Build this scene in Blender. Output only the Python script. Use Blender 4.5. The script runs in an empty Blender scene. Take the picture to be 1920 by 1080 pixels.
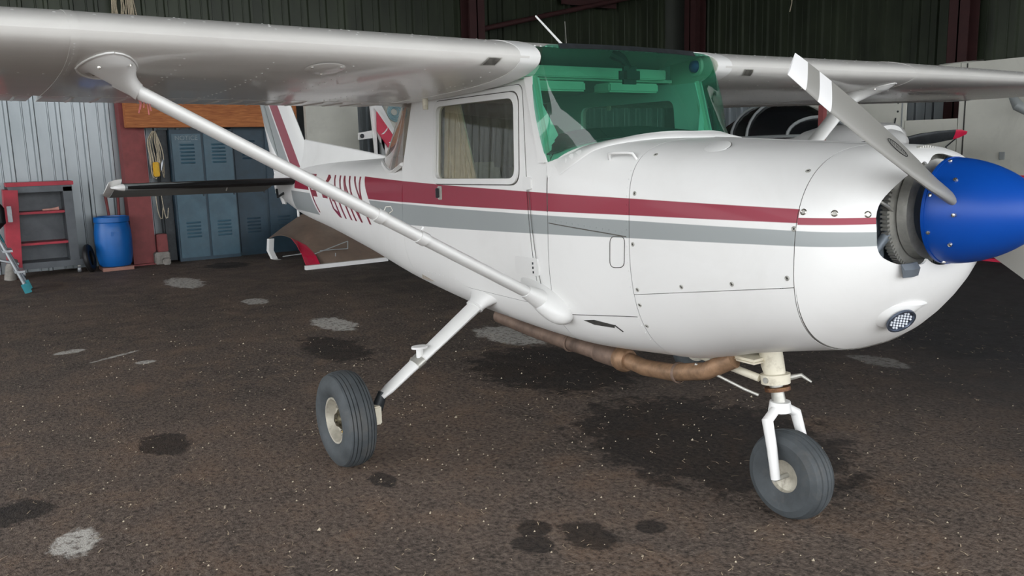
import bpy, bmesh, math, random
from mathutils import Vector, Matrix, geometry
random.seed(7)
S = bpy.context.scene
COL = S.collection
# ------------------------------------------------------------------ camera
YAW, PITCH, ROLL, FPX = 0.9849469337501866, 0.16670794678776952, -0.02593408541028475, 1541.2044
cam_loc = Vector((1.15724, -2.59115, 1.46265))
r_ = Vector((math.cos(YAW), math.sin(YAW), 0)); f_ = Vector((-math.sin(YAW), math.cos(YAW), 0)); u_ = Vector((0, 0, 1))
F_ = f_*math.cos(PITCH)-u_*math.sin(PITCH); U2 = u_*math.cos(PITCH)+f_*math.sin(PITCH)
R3 = r_*math.cos(ROLL)+U2*math.sin(ROLL); U3 = -r_*math.sin(ROLL)+U2*math.cos(ROLL)
cd = bpy.data.cameras.new('camera'); co = bpy.data.objects.new('camera', cd); COL.objects.link(co)
co.matrix_world = Matrix(((R3.x, U3.x, -F_.x, cam_loc.x), (R3.y, U3.y, -F_.y, cam_loc.y), (R3.z, U3.z, -F_.z, cam_loc.z), (0, 0, 0, 1)))
cd.sensor_width = 36; cd.lens = FPX*36/1920; cd.clip_start = .05; cd.clip_end = 200
S.camera = co
# ------------------------------------------------------------------ world: plain overcast daylight coming in through the open hangar front
w = bpy.data.worlds.new('world'); S.world = w; w.use_nodes = True
nt = w.node_tree; nt.nodes.clear()
wo = nt.nodes.new('ShaderNodeOutputWorld'); bg = nt.nodes.new('ShaderNodeBackground')
bg.inputs['Color'].default_value = (.955, .975, 1.0, 1); bg.inputs['Strength'].default_value = 2.6
nt.links.new(bg.outputs[0], wo.inputs[0])
S.view_settings.view_transform = 'Standard'; S.view_settings.look = 'None'; S.view_settings.gamma = 1
S.view_settings.use_curve_mapping = False
S.view_settings.exposure = 0.62
# ------------------------------------------------------------------ materials
def lin(h):
    if isinstance(h, str):
        c = [int(h[i:i+2], 16)/255 for i in (0, 2, 4)]
        return tuple(x/12.92 if x <= .04045 else ((x+.055)/1.055)**2.4 for x in c)
    return h
class G:
    """small node-graph helper"""
    def __init__(s, name):
        s.m = bpy.data.materials.new(name); s.m.use_nodes = True; s.t = s.m.node_tree; s.t.nodes.clear()
        s.o = s.t.nodes.new('ShaderNodeOutputMaterial'); s.b = s.t.nodes.new('ShaderNodeBsdfPrincipled')
        s.t.links.new(s.b.outputs[0], s.o.inputs[0])
    def n(s, typ, **kw):
        nd = s.t.nodes.new(typ)
        for k, v in kw.items(): setattr(nd, k, v)
        return nd
    def put(s, sock, v):
        if isinstance(v, bpy.types.NodeSocket): s.t.links.new(v, sock)
        elif v is not None:
            if hasattr(sock.default_value, '__len__') and len(sock.default_value) == 4 and len(v) == 3: v = (*v, 1)
            sock.default_value = v
    def math(s, op, a, b=None, c=None):
        nd = s.n('ShaderNodeMath', operation=op); s.put(nd.inputs[0], a)
        if b is not None: s.put(nd.inputs[1], b)
        if c is not None: s.put(nd.inputs[2], c)
        return nd.outputs[0]
    def mix(s, f, a, b):
        nd = s.n('ShaderNodeMix', data_type='RGBA'); s.put(nd.inputs[0], f); s.put(nd.inputs[6], a); s.put(nd.inputs[7], b); return nd.outputs[2]
    def coord(s): return s.n('ShaderNodeTexCoord').outputs['Object']
    def pos(s): return s.n('ShaderNodeNewGeometry').outputs['Position']
    def noise(s, vec, scale, detail=3, rough=.5, dist=0):
        nd = s.n('ShaderNodeTexNoise'); s.put(nd.inputs['Vector'], vec); nd.inputs['Scale'].default_value = scale
        nd.inputs['Detail'].default_value = detail; nd.inputs['Roughness'].default_value = rough; nd.inputs['Distortion'].default_value = dist
        return nd.outputs['Fac']
    def ramp(s, f, a, b, lo=0., hi=1.):
        nd = s.n('ShaderNodeMapRange'); s.put(nd.inputs[0], f); nd.inputs[1].default_value = a; nd.inputs[2].default_value = b
        nd.inputs[3].default_value = lo; nd.inputs[4].default_value = hi; return nd.outputs[0]
    def scalev(s, vec, sc):
        nd = s.n('ShaderNodeMapping'); s.put(nd.inputs['Vector'], vec); nd.inputs['Scale'].default_value = sc; return nd.outputs[0]
    def bump(s, h, strength, dist=.01):
        nd = s.n('ShaderNodeBump'); nd.inputs['Strength'].default_value = strength; nd.inputs['Distance'].default_value = dist
        s.put(nd.inputs['Height'], h); s.t.links.new(nd.outputs[0], s.b.inputs['Normal'])
    def fin(s, color=None, rough=None, metal=None, spec=None, coat=None):
        if color is not None: s.put(s.b.inputs['Base Color'], color)
        if rough is not None: s.put(s.b.inputs['Roughness'], rough)
        if metal is not None: s.put(s.b.inputs['Metallic'], metal)
        if spec is not None: s.b.inputs['Specular IOR Level'].default_value = spec
        if coat is not None: s.b.inputs['Coat Weight'].default_value = coat; s.b.inputs['Coat Roughness'].default_value = .08
        return s.m
def plain(name, col, rough=.5, metal=0., var=.12, scale=8., bump=0., coat=None, dirt=None, dirt_amt=.5, spec=None):
    g = G(name); c = lin(col); v = g.coord()
    n1 = g.noise(v, scale, 4, .6)
    dark = tuple(x*(1-var*1.6) for x in c); light = tuple(min(1, x*(1+var)) for x in c)
    cc = g.mix(g.ramp(n1, .3, .7), dark, light)
    if dirt: cc = g.mix(g.math('MULTIPLY', g.ramp(g.noise(v, scale*.6, 6, .75, .6), .52, .75), dirt_amt), cc, lin(dirt))
    if bump: g.bump(g.noise(v, scale*6, 4), bump)
    return g.fin(cc, rough, metal, spec, coat)
MAT = {}
MAT['white'] = plain('white_paint', (.76, .76, .745), .38, 0, .03, 3, coat=.12, dirt='9a978c', dirt_amt=.10)
MAT['cream'] = plain('cream_paint', 'd8d2bf', .45, 0, .05, 14, dirt='6d5638', dirt_amt=.55)
MAT['blue'] = plain('blue_paint', (.003, .060, .34), .36, 0, .03, 4, spec=.3)
MAT['blade'] = None
MAT['black'] = plain('black_plastic', '17191b', .55, 0, .2, 10)
MAT['dark'] = plain('dark_metal', '34383b', .5, .4, .2, 20)
MAT['bay'] = plain('engine_baffle', '7b848c', .45, .3, .25, 6, dirt='1c1d1f')
MAT['steel'] = plain('bare_steel', 'b4b3ac', .4, .5, .12, 30)
MAT['chrome'] = plain('bright_screw', 'c9c7c0', .25, .9, .1, 60)
MAT['rubber'] = plain('tyre_rubber', '42474a', .72, 0, .18, 12, dirt='5e5a54', dirt_amt=.5, bump=.05)
MAT['hub'] = plain('wheel_hub', 'b5b0a2', .5, .25, .12, 30, dirt='4b4234', dirt_amt=.7)
MAT['hubdark'] = plain('greasy_bearing', '4d4738', .5, .5, .5, 60, dirt='c2b98f', dirt_amt=.5)
MAT['exhaust'] = plain('exhaust_pipe', '7b685c', .62, .35, .25, 9, dirt='3c332e', dirt_amt=.6)
MAT['exhaustbig'] = plain('heat_stained_pipe', '94765c', .55, .35, .3, 14, dirt='4b3a2c', dirt_amt=.6)
MAT['boot'] = plain('black_boot', '1c1c1d', .5, 0, .2, 20)
MAT['seam'] = plain('seam_dirt', '55534e', .8, 0, .3, 30)
MAT['grime'] = plain('vent_grime', '3f3e3b', .7, 0, .3, 30)
MAT['maroon'] = plain('maroon_vinyl', (.245, .020, .040), .35, 0, .1, 4, coat=.3)
MAT['lining'] = plain('cabin_lining', 'cfd0c4', .7, 0, .06, 5)
MAT['seat'] = plain('seat_fabric', '8d857a', .9, 0, .15, 30)
MAT['curtain'] = plain('cream_seat_cloth', 'd6cdb8', .85, 0, .12, 20)
MAT['darkcloth'] = plain('brown_cloth', '5d554a', .9, 0, .15, 12)
MAT['red'] = plain('red_paint', 'b32a3d', .45, 0, .12, 6, dirt='5a1d24', dirt_amt=.4)
MAT['redbright'] = plain('bright_red_paint', 'c91f45', .4, 0, .08, 6)
MAT['darkcolumn'] = plain('dark_red_steel', '3a1c1c', .7, 0, .12, 6)
MAT['column'] = plain('oxide_red_steel', '843f3f', .6, 0, .12, 6, dirt='4e2a2b', dirt_amt=.5)
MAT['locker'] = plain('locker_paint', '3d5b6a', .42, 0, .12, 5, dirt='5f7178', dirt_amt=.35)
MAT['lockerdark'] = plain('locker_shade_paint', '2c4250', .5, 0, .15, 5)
MAT['lettering'] = plain('worn_lettering', '8b989c', .8, 0, .3, 90)
MAT['cabinet'] = plain('cabinet_grey', '565b60', .38, .2, .15, 5, dirt='33363a', dirt_amt=.5)
MAT['barrel'] = plain('blue_barrel_plastic', (.006, .12, .42), .38, 0, .06, 5)
MAT['teal'] = plain('teal_plastic', '1f8590', .45, 0, .1, 10)
MAT['alu'] = plain('ladder_aluminium', 'a5a9ad', .4, .6, .1, 20)
MAT['yellow'] = plain('yellow_plastic', 'd9a90f', .5, 0, .1, 20)
MAT['rope'] = plain('rope_fibre', 'b9ae98', .9, 0, .2, 60)
MAT['straw'] = plain('straw', 'b9a88f', .9, 0, .3, 40)
MAT['stone'] = plain('pale_grit', 'b5a993', .9, 0, .3, 20)
MAT['concrete'] = plain('concrete', '8e8a84', .9, 0, .2, 12, dirt='55504a', dirt_amt=.6, bump=.2)
MAT['panelwhite'] = plain('white_board', 'c4c4ba', .5, 0, .05, 2, dirt='8f8e86', dirt_amt=.35)
MAT['greypaint'] = plain('grey_paint', '8b9090', .4, 0, .05, 4)
MAT['brownfilm'] = plain('tinted_sheet', '7a6a5e', .35, 0, .15, 3, dirt='594c44', dirt_amt=.6)
MAT['hose'] = plain('pale_blue_hose', '8eacb3', .5, 0, .1, 20)
MAT['lens'] = plain('lamp_reflector', '5d6676', .25, .7, .1, 40)
MAT['led'] = plain('lamp_cell', 'eef2f8', .2, .1, .02, 40)
MAT['greytape'] = plain('grey_rubber_flap', '5a6168', .6, 0, .1, 10)
MAT['redtie'] = plain('red_cord', 'a8605c', .8, 0, .2, 30)
def wood():
    g = G('orange_timber'); v = g.coord(); a = g.noise(g.scalev(v, (12, 1.2, 14)), 3, 6, .6, 1.2)
    g.fin(g.mix(g.ramp(a, .3, .7), lin('8a4a22'), lin('c07a43')), .65); g.bump(a, .1); return g.m
MAT['wood'] = wood()
def sheet(name, a, b, metal, rough):
    g = G(name); v = g.pos(); n1 = g.noise(g.scalev(v, (2, 2, .8)), 1, 4, .6)
    n2 = g.noise(v, 40, 2)
    c = g.mix(g.ramp(n1, .3, .7), lin(a), lin(b)); c = g.mix(g.math('MULTIPLY', g.ramp(n2, .5, .8), .10), c, lin('9ba1a4' if metal > .5 else a))
    return g.fin(c, rough, metal)
MAT['galv'] = sheet('galvanised_sheet', '868d90', '979da0', .6, .33)
MAT['green'] = sheet('dark_green_sheet', '262c22', '3a4232', .25, .38)
MAT['roof'] = sheet('roof_sheet', '3d413c', '4b4e49', 0, .6)
def livery():
    g = G('livery_paint')
    uv = g.n('ShaderNodeUVMap').outputs[0]; sp = g.n('ShaderNodeSeparateXYZ'); g.t.links.new(uv, sp.inputs[0]); X, Z = sp.outputs[0], sp.outputs[1]
    e = .0012
    def line(m, x0, z0):    # z of a straight edge as a function of x
        return g.math('MULTIPLY_ADD', X, m, z0-m*x0)
    def above(zl): return g.ramp(g.math('SUBTRACT', Z, zl), -e, e)
    def band(lo, hi): return g.math('MULTIPLY', above(lo), g.math('SUBTRACT', 1, above(hi)))
    def right(xv): return g.math('GREATER_THAN', X, xv)
    xb = g.math('MULTIPLY_ADD', g.math('SUBTRACT', Z, 1.01), 1.16, X)
    main = g.math('MULTIPLY', g.math('GREATER_THAN', xb, -3.575), g.math('LESS_THAN', X, -.476))
    nose = right(-.476)
    tail = g.math('MULTIPLY', g.math('LESS_THAN', xb, -5.215), g.math('GREATER_THAN', X, -5.95))
    tail2 = g.math('MULTIPLY', g.math('LESS_THAN', xb, -5.215), g.math('GREATER_THAN', X, -6.09))
    red = g.math('MULTIPLY', band(line(.0125, -.48, 1.214), line(-.0165, -.48, 1.257)), main)
    red = g.math('MAXIMUM', red, g.math('MULTIPLY', band(line(.03, -.47, 1.209), line(.02, -.47, 1.231)), nose))
    red = g.math('MAXIMUM', red, g.math('MULTIPLY', band(1.178, 1.30), tail))
    gr = g.math('MULTIPLY', band(line(.034, -.48, 1.142), line(.0072, -.48, 1.190)), g.math('MAXIMUM', main, nose))
    gr = g.math('MAXIMUM', gr, g.math('MULTIPLY', band(.985, 1.155), tail2))
    pc = g.pos()
    base = g.mix(g.math('MULTIPLY', g.ramp(g.noise(pc, 2.2, 5, .7, .5), .5, .8), .12), (.79, .79, .775), lin('a5a296'))
    c = g.mix(gr, base, (.30, .325, .325)); c = g.mix(red, c, (.27, .018, .042))
    g.bump(g.noise(pc, 2.2, 2), .10, .05)
    return g.fin(c, .38, 0, .4, .12)
MAT['livery'] = livery()
def finmat():
    g = G('fin_paint'); uv = g.n('ShaderNodeUVMap').outputs[0]; sp = g.n('ShaderNodeSeparateXYZ'); g.t.links.new(uv, sp.inputs[0]); X, Z = sp.outputs[0], sp.outputs[1]
    q = g.math('MULTIPLY_ADD', g.math('SUBTRACT', Z, 1.6), .90, X)   # swept coordinate
    def band(a, b): return g.math('MULTIPLY', g.ramp(q, a-.004, a+.004), g.math('SUBTRACT', 1, g.ramp(q, b-.004, b+.004)))
    up = g.math('GREATER_THAN', Z, 1.28)
    c = g.mix(g.math('MULTIPLY', band(-6.90, -6.60), up), (.78, .78, .765), (.30, .325, .325))
    c = g.mix(g.math('MULTIPLY', band(-6.56, -6.30), up), c, (.27, .018, .042))
    return g.fin(c, .32, 0, None, .35)
MAT['fin'] = finmat()
def wingmat():
    g = G('wing_paint'); p = g.pos()
    n1 = g.noise(g.scalev(p, (1.2, .5, 1)), 2.5, 5, .65, .8)
    c = g.mix(g.ramp(n1, .35, .8), (.69, .68, .65), (.60, .585, .56))
    g.bump(g.noise(g.scalev(p, (1, .35, 1)), 3.0, 2), .10, .05)
    return g.fin(c, .34, .0, None, .4)
MAT['wing'] = wingmat()
def blademat():
    g = G('blade_paint'); uv = g.n('ShaderNodeUVMap').outputs[0]; sp = g.n('ShaderNodeSeparateXYZ'); g.t.links.new(uv, sp.inputs[0]); X = sp.outputs[0]
    def band(a, b): return g.math('MULTIPLY', g.math('GREATER_THAN', X, a), g.math('LESS_THAN', X, b))
    m = g.math('MAXIMUM', band(.896, 1), band(.785, .842))
    c = g.mix(m, lin('85847f'), (.74, .74, .74)); return g.fin(c, .42, .0)
MAT['blade'] = blademat()
def glass(name, tint, alpha, rough=.02, ior=1.15):
    g = G(name); t = g.t
    tr = g.n('ShaderNodeBsdfTransparent'); tr.inputs[0].default_value = (*tint, 1)
    gl = g.n('ShaderNodeBsdfGlossy'); gl.inputs['Roughness'].default_value = rough; gl.inputs[0].default_value = (1, 1, 1, 1)
    lw = g.n('ShaderNodeLayerWeight'); lw.inputs[0].default_value = .5; fr = g.math('MULTIPLY_ADD', g.math('POWER', lw.outputs['Facing'], 5), .7, .045)
    dif = g.n('ShaderNodeBsdfDiffuse'); dif.inputs[0].default_value = (*[min(1, x*1.0) for x in tint], 1)
    m0 = g.n('ShaderNodeMixShader'); m0.inputs[0].default_value = alpha
    t.links.new(tr.outputs[0], m0.inputs[1]); t.links.new(dif.outputs[0], m0.inputs[2])
    mx = g.n('ShaderNodeMixShader'); t.links.new(fr, mx.inputs[0]); t.links.new(m0.outputs[0], mx.inputs[1]); t.links.new(gl.outputs[0], mx.inputs[2])
    t.links.new(mx.outputs[0], g.o.inputs[0]); t.nodes.remove(g.b); return g.m
MAT['greenglass'] = glass('green_tinted_perspex', (.25, .60, .46), .05)
MAT['smoke'] = glass('clear_perspex', (.80, .79, .74), .03)
MAT['rearglass'] = glass('dusty_perspex', (.62, .55, .50), .25)
MAT['darkglass'] = glass('dark_canopy_perspex', (.25, .27, .30), .04)
def floormat():
    g = G('oily_asphalt'); p = g.pos()
    sp = g.n('ShaderNodeSeparateXYZ'); g.t.links.new(p, sp.inputs[0])
    n1 = g.noise(p, .55, 5, .65, .6); n2 = g.noise(p, 3.2, 6, .7, .4); n3 = g.noise(p, 45, 3, .7); n4 = g.noise(p, 130, 2, .6)
    c = g.mix(g.ramp(n1, .32, .68), lin('685a50'), lin('4e4640'))
    c = g.mix(g.math('MULTIPLY', g.ramp(n2, .48, .72), .7), c, lin('7d6654'))
    c = g.mix(g.math('MULTIPLY', g.ramp(n2, .30, .44, 1, 0), .5), c, lin('26231f'))
    c = g.mix(g.math('MULTIPLY', g.ramp(n3, .50, .66), .65), c, lin('7f7268'))
    c = g.mix(g.math('MULTIPLY', g.ramp(n3, .36, .48, 1, 0), .7), c, lin('1e1b19'))
    c = g.mix(g.math('MULTIPLY', g.ramp(g.noise(p, 14, 5, .75, .8), .56, .70), .45), c, lin('8a7a6c'))
    edge = g.math('MULTIPLY', g.math('SUBTRACT', g.noise(p, 9, 5, .7), .5), 1.5)
    def blob(x, y, rx, ry, ang=0):
        dx = g.math('SUBTRACT', sp.outputs[0], x); dy = g.math('SUBTRACT', sp.outputs[1], y); ca, sa = math.cos(ang), math.sin(ang)
        a = g.math('MULTIPLY_ADD', dx, ca/rx, g.math('MULTIPLY', dy, sa/rx)); b = g.math('MULTIPLY_ADD', dx, -sa/ry, g.math('MULTIPLY', dy, ca/ry))
        d = g.math('SQRT', g.math('ADD', g.math('MULTIPLY', a, a), g.math('MULTIPLY', b, b)))
        return g.ramp(g.math('ADD', d, edge), .85, 1.05, 1, 0)
    def group(lst):
        o = None
        for q in lst:
            b = blob(*q); o = b if o is None else g.math('MAXIMUM', o, b)
        return o
    white = group([(-2.30, -2.37, .13, .085, -.2), (-5.58, 0, .34, .17), (-4.2, .93, .40, .22), (-1.94, 2.41, .22, .11), (-9.07, -.49, .50, .20), (-5.95, -2.02, .07, .12, .2), (-5.55, -1.75, .025, .22, .5), (-5.2, -1.6, .05, .08), (-7.2, -.2, .2, .12)])
    speck = g.ramp(g.noise(p, 28, 4, .7), .38, .5)
    c = g.mix(g.math('MULTIPLY', white, g.math('MULTIPLY_ADD', speck, .80, .12)), c, lin('c2bfb8'))
    oil = group([(-1.217, -.95, .085, .08), (-1.15, -.74, .13, .10), (-1.06, -.50, .06, .06), (-2.13, -1.14, .10, .06), (-1.32, -.88, .08, .07), (-2.75, -2.55, .14, .16), (-10.3, .35, .35, .3), (-3.25, -1.85, .2, .12), (-4.7, -.35, .5, .22), (-3.2, .6, .7, .5), (-3.9, 1.7, .9, .5), (-1.6, .4, .8, .6)])
    c = g.mix(g.math('MULTIPLY', oil, .72), c, lin('151312'))
    # dimness of the hangar's port side, painted into the floor colour
    c = g.mix(g.ramp(g.math('ADD', sp.outputs[1], g.math('MULTIPLY', n1, 2)), 1.6, 4.0), c, lin('2b2a2b'))
    rg = g.ramp(n2, .3, .7, .95, .6); g.bump(g.math('ADD', g.math('MULTIPLY', n3, 1), g.math('MULTIPLY', n4, .6)), .55, .012)
    return g.fin(c, rg, 0, .35)
MAT['floor'] = floormat()
MAT['outside'] = plain('apron_concrete', '7d7b76', .9, 0, .1, 2)
# ------------------------------------------------------------------ object helpers
def wloc(o):
    v = Vector((0, 0, 0))
    while o: v += o.location; o = o.parent
    return v
def setprops(o, label=None, cat=None, group=None, kind=None):
    if label: o['label'] = label
    if cat: o['category'] = cat
    if group: o['group'] = group
    if kind: o['kind'] = kind
    return o
def thing(name, loc, label, cat, group=None):
    o = bpy.data.objects.new(name, None); o.empty_display_size = .1; COL.objects.link(o); o.location = loc
    return setprops(o, label, cat, group)
class M:
    """collects shapes in world coordinates; build() links them as one mesh object"""
    def __init__(s): s.v = []; s.f = []
    def add(s, vs, fs):
        n = len(s.v); s.v += [tuple(p) for p in vs]; s.f += [tuple(i+n for i in f) for f in fs]; return s
    def box(s, a, b, rot=None, about=None):
        x0, y0, z0 = a; x1, y1, z1 = b
        vs = [Vector(p) for p in ((x0, y0, z0), (x1, y0, z0), (x1, y1, z0), (x0, y1, z0), (x0, y0, z1), (x1, y0, z1), (x1, y1, z1), (x0, y1, z1))]
        if rot is not None:
            c = Vector(about) if about is not None else (Vector(a)+Vector(b))/2
            vs = [c+rot @ (p-c) for p in vs]
        return s.add(vs, [(0, 3, 2, 1), (4, 5, 6, 7), (0, 1, 5, 4), (1, 2, 6, 5), (2, 3, 7, 6), (3, 0, 4, 7)])
    def tube(s, pts, r, n=12, cap=True, sx=1., sy=1., up=None):
        pts = [Vector(p) for p in pts]; rs = r if isinstance(r, (list, tuple)) else [r]*len(pts)
        rings = []; prev = None
        for i, p in enumerate(pts):
            d = (pts[min(i+1, len(pts)-1)]-pts[max(i-1, 0)]).normalized()
            if prev is None:
                a = Vector(up) if up is not None else (Vector((0, 0, 1)) if abs(d.z) < .9 else Vector((1, 0, 0)))
            else: a = prev
            a = (a-d*a.dot(d)).normalized(); b = d.cross(a); prev = a
            rings.append([p+(a*math.cos(t)*sx+b*math.sin(t)*sy)*rs[i] for t in (2*math.pi*k/n for k in range(n))])
        return s.rings(rings, cap)
    def rings(s, rings, cap=True, closed=True):
        n = len(rings[0]); base = len(s.v)
        for rg in rings: s.v += [tuple(p) for p in rg]
        for i in range(len(rings)-1):
            for k in range(n if closed else n-1):
                k2 = (k+1) % n; s.f.append((base+i*n+k, base+i*n+k2, base+(i+1)*n+k2, base+(i+1)*n+k))
        if cap and closed:
            s.f.append(tuple(base+k for k in range(n))[::-1]); s.f.append(tuple(base+(len(rings)-1)*n+k for k in range(n)))
        return s
    def lathe(s, prof, c, ax, n=32, cap=False):
        """prof: (radius, height along ax) pairs"""
        c = Vector(c); ax = Vector(ax).normalized(); a = ax.orthogonal().normalized(); b = ax.cross(a)
        return s.rings([[c+ax*h+(a*math.cos(t)+b*math.sin(t))*max(r, 1e-5) for t in (2*math.pi*k/n for k in range(n))] for r, h in prof], cap)
    def prism(s, poly, ext):
        n = len(poly); e = Vector(ext); a = [Vector(p) for p in poly]
        return s.add(a+[p+e for p in a], [tuple(range(n))[::-1], tuple(range(n, 2*n))]+[(k, (k+1) % n, n+(k+1) % n, n+k) for k in range(n)])
    def disc(s, c, nrm, r, h, n=10):
        return s.lathe([(0, h), (r*.75, h), (r, h*.3), (r, 0)], c, nrm, n)
    def build(s, name, mat, parent=None, smooth=True, angle=40, label=None, kind=None, bevel=0, uv=False, recalc=True, mats=None):
        me = bpy.data.meshes.new(name)
        c = Vector((0, 0, 0))
        if s.v:
            lo = [min(p[i] for p in s.v) for i in range(3)]; hi = [max(p[i] for p in s.v) for i in range(3)]
            c = Vector([(lo[i]+hi[i])/2 for i in range(3)])
            if parent is None: c.z = lo[2]
        me.from_pydata([(p[0]-c.x, p[1]-c.y, p[2]-c.z) for p in s.v], [], s.f)
        bm = bmesh.new(); bm.from_mesh(me)
        if recalc: bmesh.ops.recalc_face_normals(bm, faces=bm.faces)
        if bevel:
            ed = [e for e in bm.edges if len(e.link_faces) == 2 and e.calc_face_angle(0) > .6]
            bmesh.ops.bevel(bm, geom=ed, offset=bevel, segments=2, affect='EDGES', clamp_overlap=True)
        if uv:
            L = bm.loops.layers.uv.new('livery')
            for f in bm.faces:
                for l in f.loops: q = l.vert.co+c; l[L].uv = (q.x, q.z) if uv is True else uv(q)
        for f in bm.faces: f.smooth = smooth
        if smooth:
            for e in bm.edges:
                if len(e.link_faces) == 2 and e.calc_face_angle(0) > math.radians(angle): e.smooth = False
        bm.to_mesh(me); bm.free()
        me.materials.append(MAT[mat] if isinstance(mat, str) else mat)
        o = bpy.data.objects.new(name, me); COL.objects.link(o)
        if parent is not None: o.parent = parent; o.location = c-wloc(parent)
        else: o.location = c
        setprops(o, label, None, None, kind)
        return o
def apply_mods(o, uv=False, angle=40):
    dg = bpy.context.evaluated_depsgraph_get(); dg.update()
    me = bpy.data.meshes.new_from_object(o.evaluated_get(dg)); o.modifiers.clear(); old = o.data; o.data = me; me.name = old.name
    bm = bmesh.new(); bm.from_mesh(me); off = wloc(o)
    if uv:
        L = bm.loops.layers.uv.get('livery') or bm.loops.layers.uv.new('livery')
        for f in bm.faces:
            for l in f.loops: q = l.vert.co+off; l[L].uv = (q.x, q.z)
    for e in bm.edges:
        e.smooth = not (len(e.link_faces) == 2 and e.calc_face_angle(0) > math.radians(angle))
    for f in bm.faces: f.smooth = True
    bm.to_mesh(me); bm.free()
def cut(o, cutter, uv=False, solid=0, angle=40):
    """optional solidify, then subtract the cutter M; keeps one mesh"""
    if solid:
        md = o.modifiers.new('s', 'SOLIDIFY'); md.thickness = solid; md.offset = -1
    cs = []
    for c in (cutter if isinstance(cutter, list) else [cutter]):
        if c is None: continue
        k = c.build('cutter', 'white', None, smooth=False); cs.append(k)
        md = o.modifiers.new('b', 'BOOLEAN'); md.operation = 'DIFFERENCE'; md.object = k; md.solver = 'EXACT'
    apply_mods(o, uv, angle)
    for k in cs: me = k.data; bpy.data.objects.remove(k); bpy.data.meshes.remove(me)
def rounded(poly, r, n=5):
    """round the corners of a 2-D polygon"""
    out = []; m = len(poly)
    for i in range(m):
        p = Vector(poly[i]); a = (Vector(poly[i-1])-p); b = (Vector(poly[(i+1) % m])-p)
        rr = r[i] if isinstance(r, (list, tuple)) else r
        rr = min(rr, a.length*.45, b.length*.45); p0 = p+a.normalized()*rr; p1 = p+b.normalized()*rr
        for k in range(n+1):
            t = k/n; out.append(tuple(p0*(1-t)**2+p*2*t*(1-t)+p1*t*t))
    return out
def inside(p, poly):
    x, y = p; c = False; n = len(poly)
    for i in range(n):
        x1, y1 = poly[i]; x2, y2 = poly[i-1]
        if (y1 > y) != (y2 > y) and x < (x2-x1)*(y-y1)/(y2-y1)+x1: c = not c
    return c
def patch(m, poly, surf, thick, holes=(), step=.08, dense=None):
    """lay a 2-D polygon (u,v) on a surface surf(u,v,offset)->point, as a slab of given thickness (offsets 0..thick)"""
    def dens(pl):
        out = []
        for i in range(len(pl)):
            a = Vector(pl[i]); b = Vector(pl[(i+1) % len(pl)]); k = max(1, int((b-a).length/step))
            out += [a.lerp(b, j/k) for j in range(k)]
        return out
    loops = [dens(poly)]+[dens(h) for h in holes]; vs = []; ed = []
    for lp in loops:
        n0 = len(vs); vs += [Vector(p) for p in lp]; ed += [(n0+i, n0+(i+1) % len(lp)) for i in range(len(lp))]
    us = [p[0] for p in poly]; vv = [p[1] for p in poly]
    a = min(us)+step*.5
    while a < max(us):
        b = min(vv)+step*.5
        while b < max(vv):
            if inside((a, b), poly) and not any(inside((a, b), h) for h in holes):
                if min((Vector((a, b))-q).length for lp in loops for q in lp) > step*.35: vs.append(Vector((a, b)))
            b += step
        a += step
    V, E, Fc, *_ = geometry.delaunay_2d_cdt(vs, ed, [], 0, 1e-6)
    Fc = [f for f in Fc if inside(tuple(sum((V[i] for i in f), Vector((0, 0)))/len(f)), poly) and not any(inside(tuple(sum((V[i] for i in f), Vector((0, 0)))/len(f)), h) for h in holes)]
    n = len(V); top = [surf(p.x, p.y, thick) for p in V]; bot = [surf(p.x, p.y, 0) for p in V]
    cnt = {}
    for f in Fc:
        for i in range(len(f)):
            e = (f[i], f[(i+1) % len(f)]); k = tuple(sorted(e)); cnt.setdefault(k, []).append(e)
    side = [(e[0][0], e[0][1], e[0][1]+n, e[0][0]+n) for e in cnt.values() if len(e) == 1]
    m.add(top+bot, [tuple(f) for f in Fc]+[tuple(i+n for i in f[::-1]) for f in Fc]+[(a, d, c, b) for a, b, c, d in side])
    return m
def ribbon(m, pts, width, surf, thick):
    """thin strip along a 2-D polyline laid on a surface"""
    P = [Vector(p) for p in pts]; Lf = []; Rt = []
    for i, p in enumerate(P):
        d = (P[min(i+1, len(P)-1)]-P[max(i-1, 0)]).normalized(); n = Vector((-d.y, d.x))*width/2; Lf.append(p+n); Rt.append(p-n)
    rings = [[surf(a.x, a.y, 0), surf(a.x, a.y, thick), surf(b.x, b.y, thick), surf(b.x, b.y, 0)] for a, b in zip(Lf, Rt)]
    return m.rings(rings, True)
def dense(pts, step=.06):
    out = []
    for a, b in zip(pts[:-1], pts[1:]):
        a = Vector(a); b = Vector(b); k = max(1, int((b-a).length/step)); out += [tuple(a.lerp(b, j/k)) for j in range(k)]
    return out+[tuple(pts[-1])]
def copy_tree(o, parent=None):
    c = o.copy(); COL.objects.link(c); c.parent = parent
    for ch in list(o.children): copy_tree(ch, c)
    return c
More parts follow.
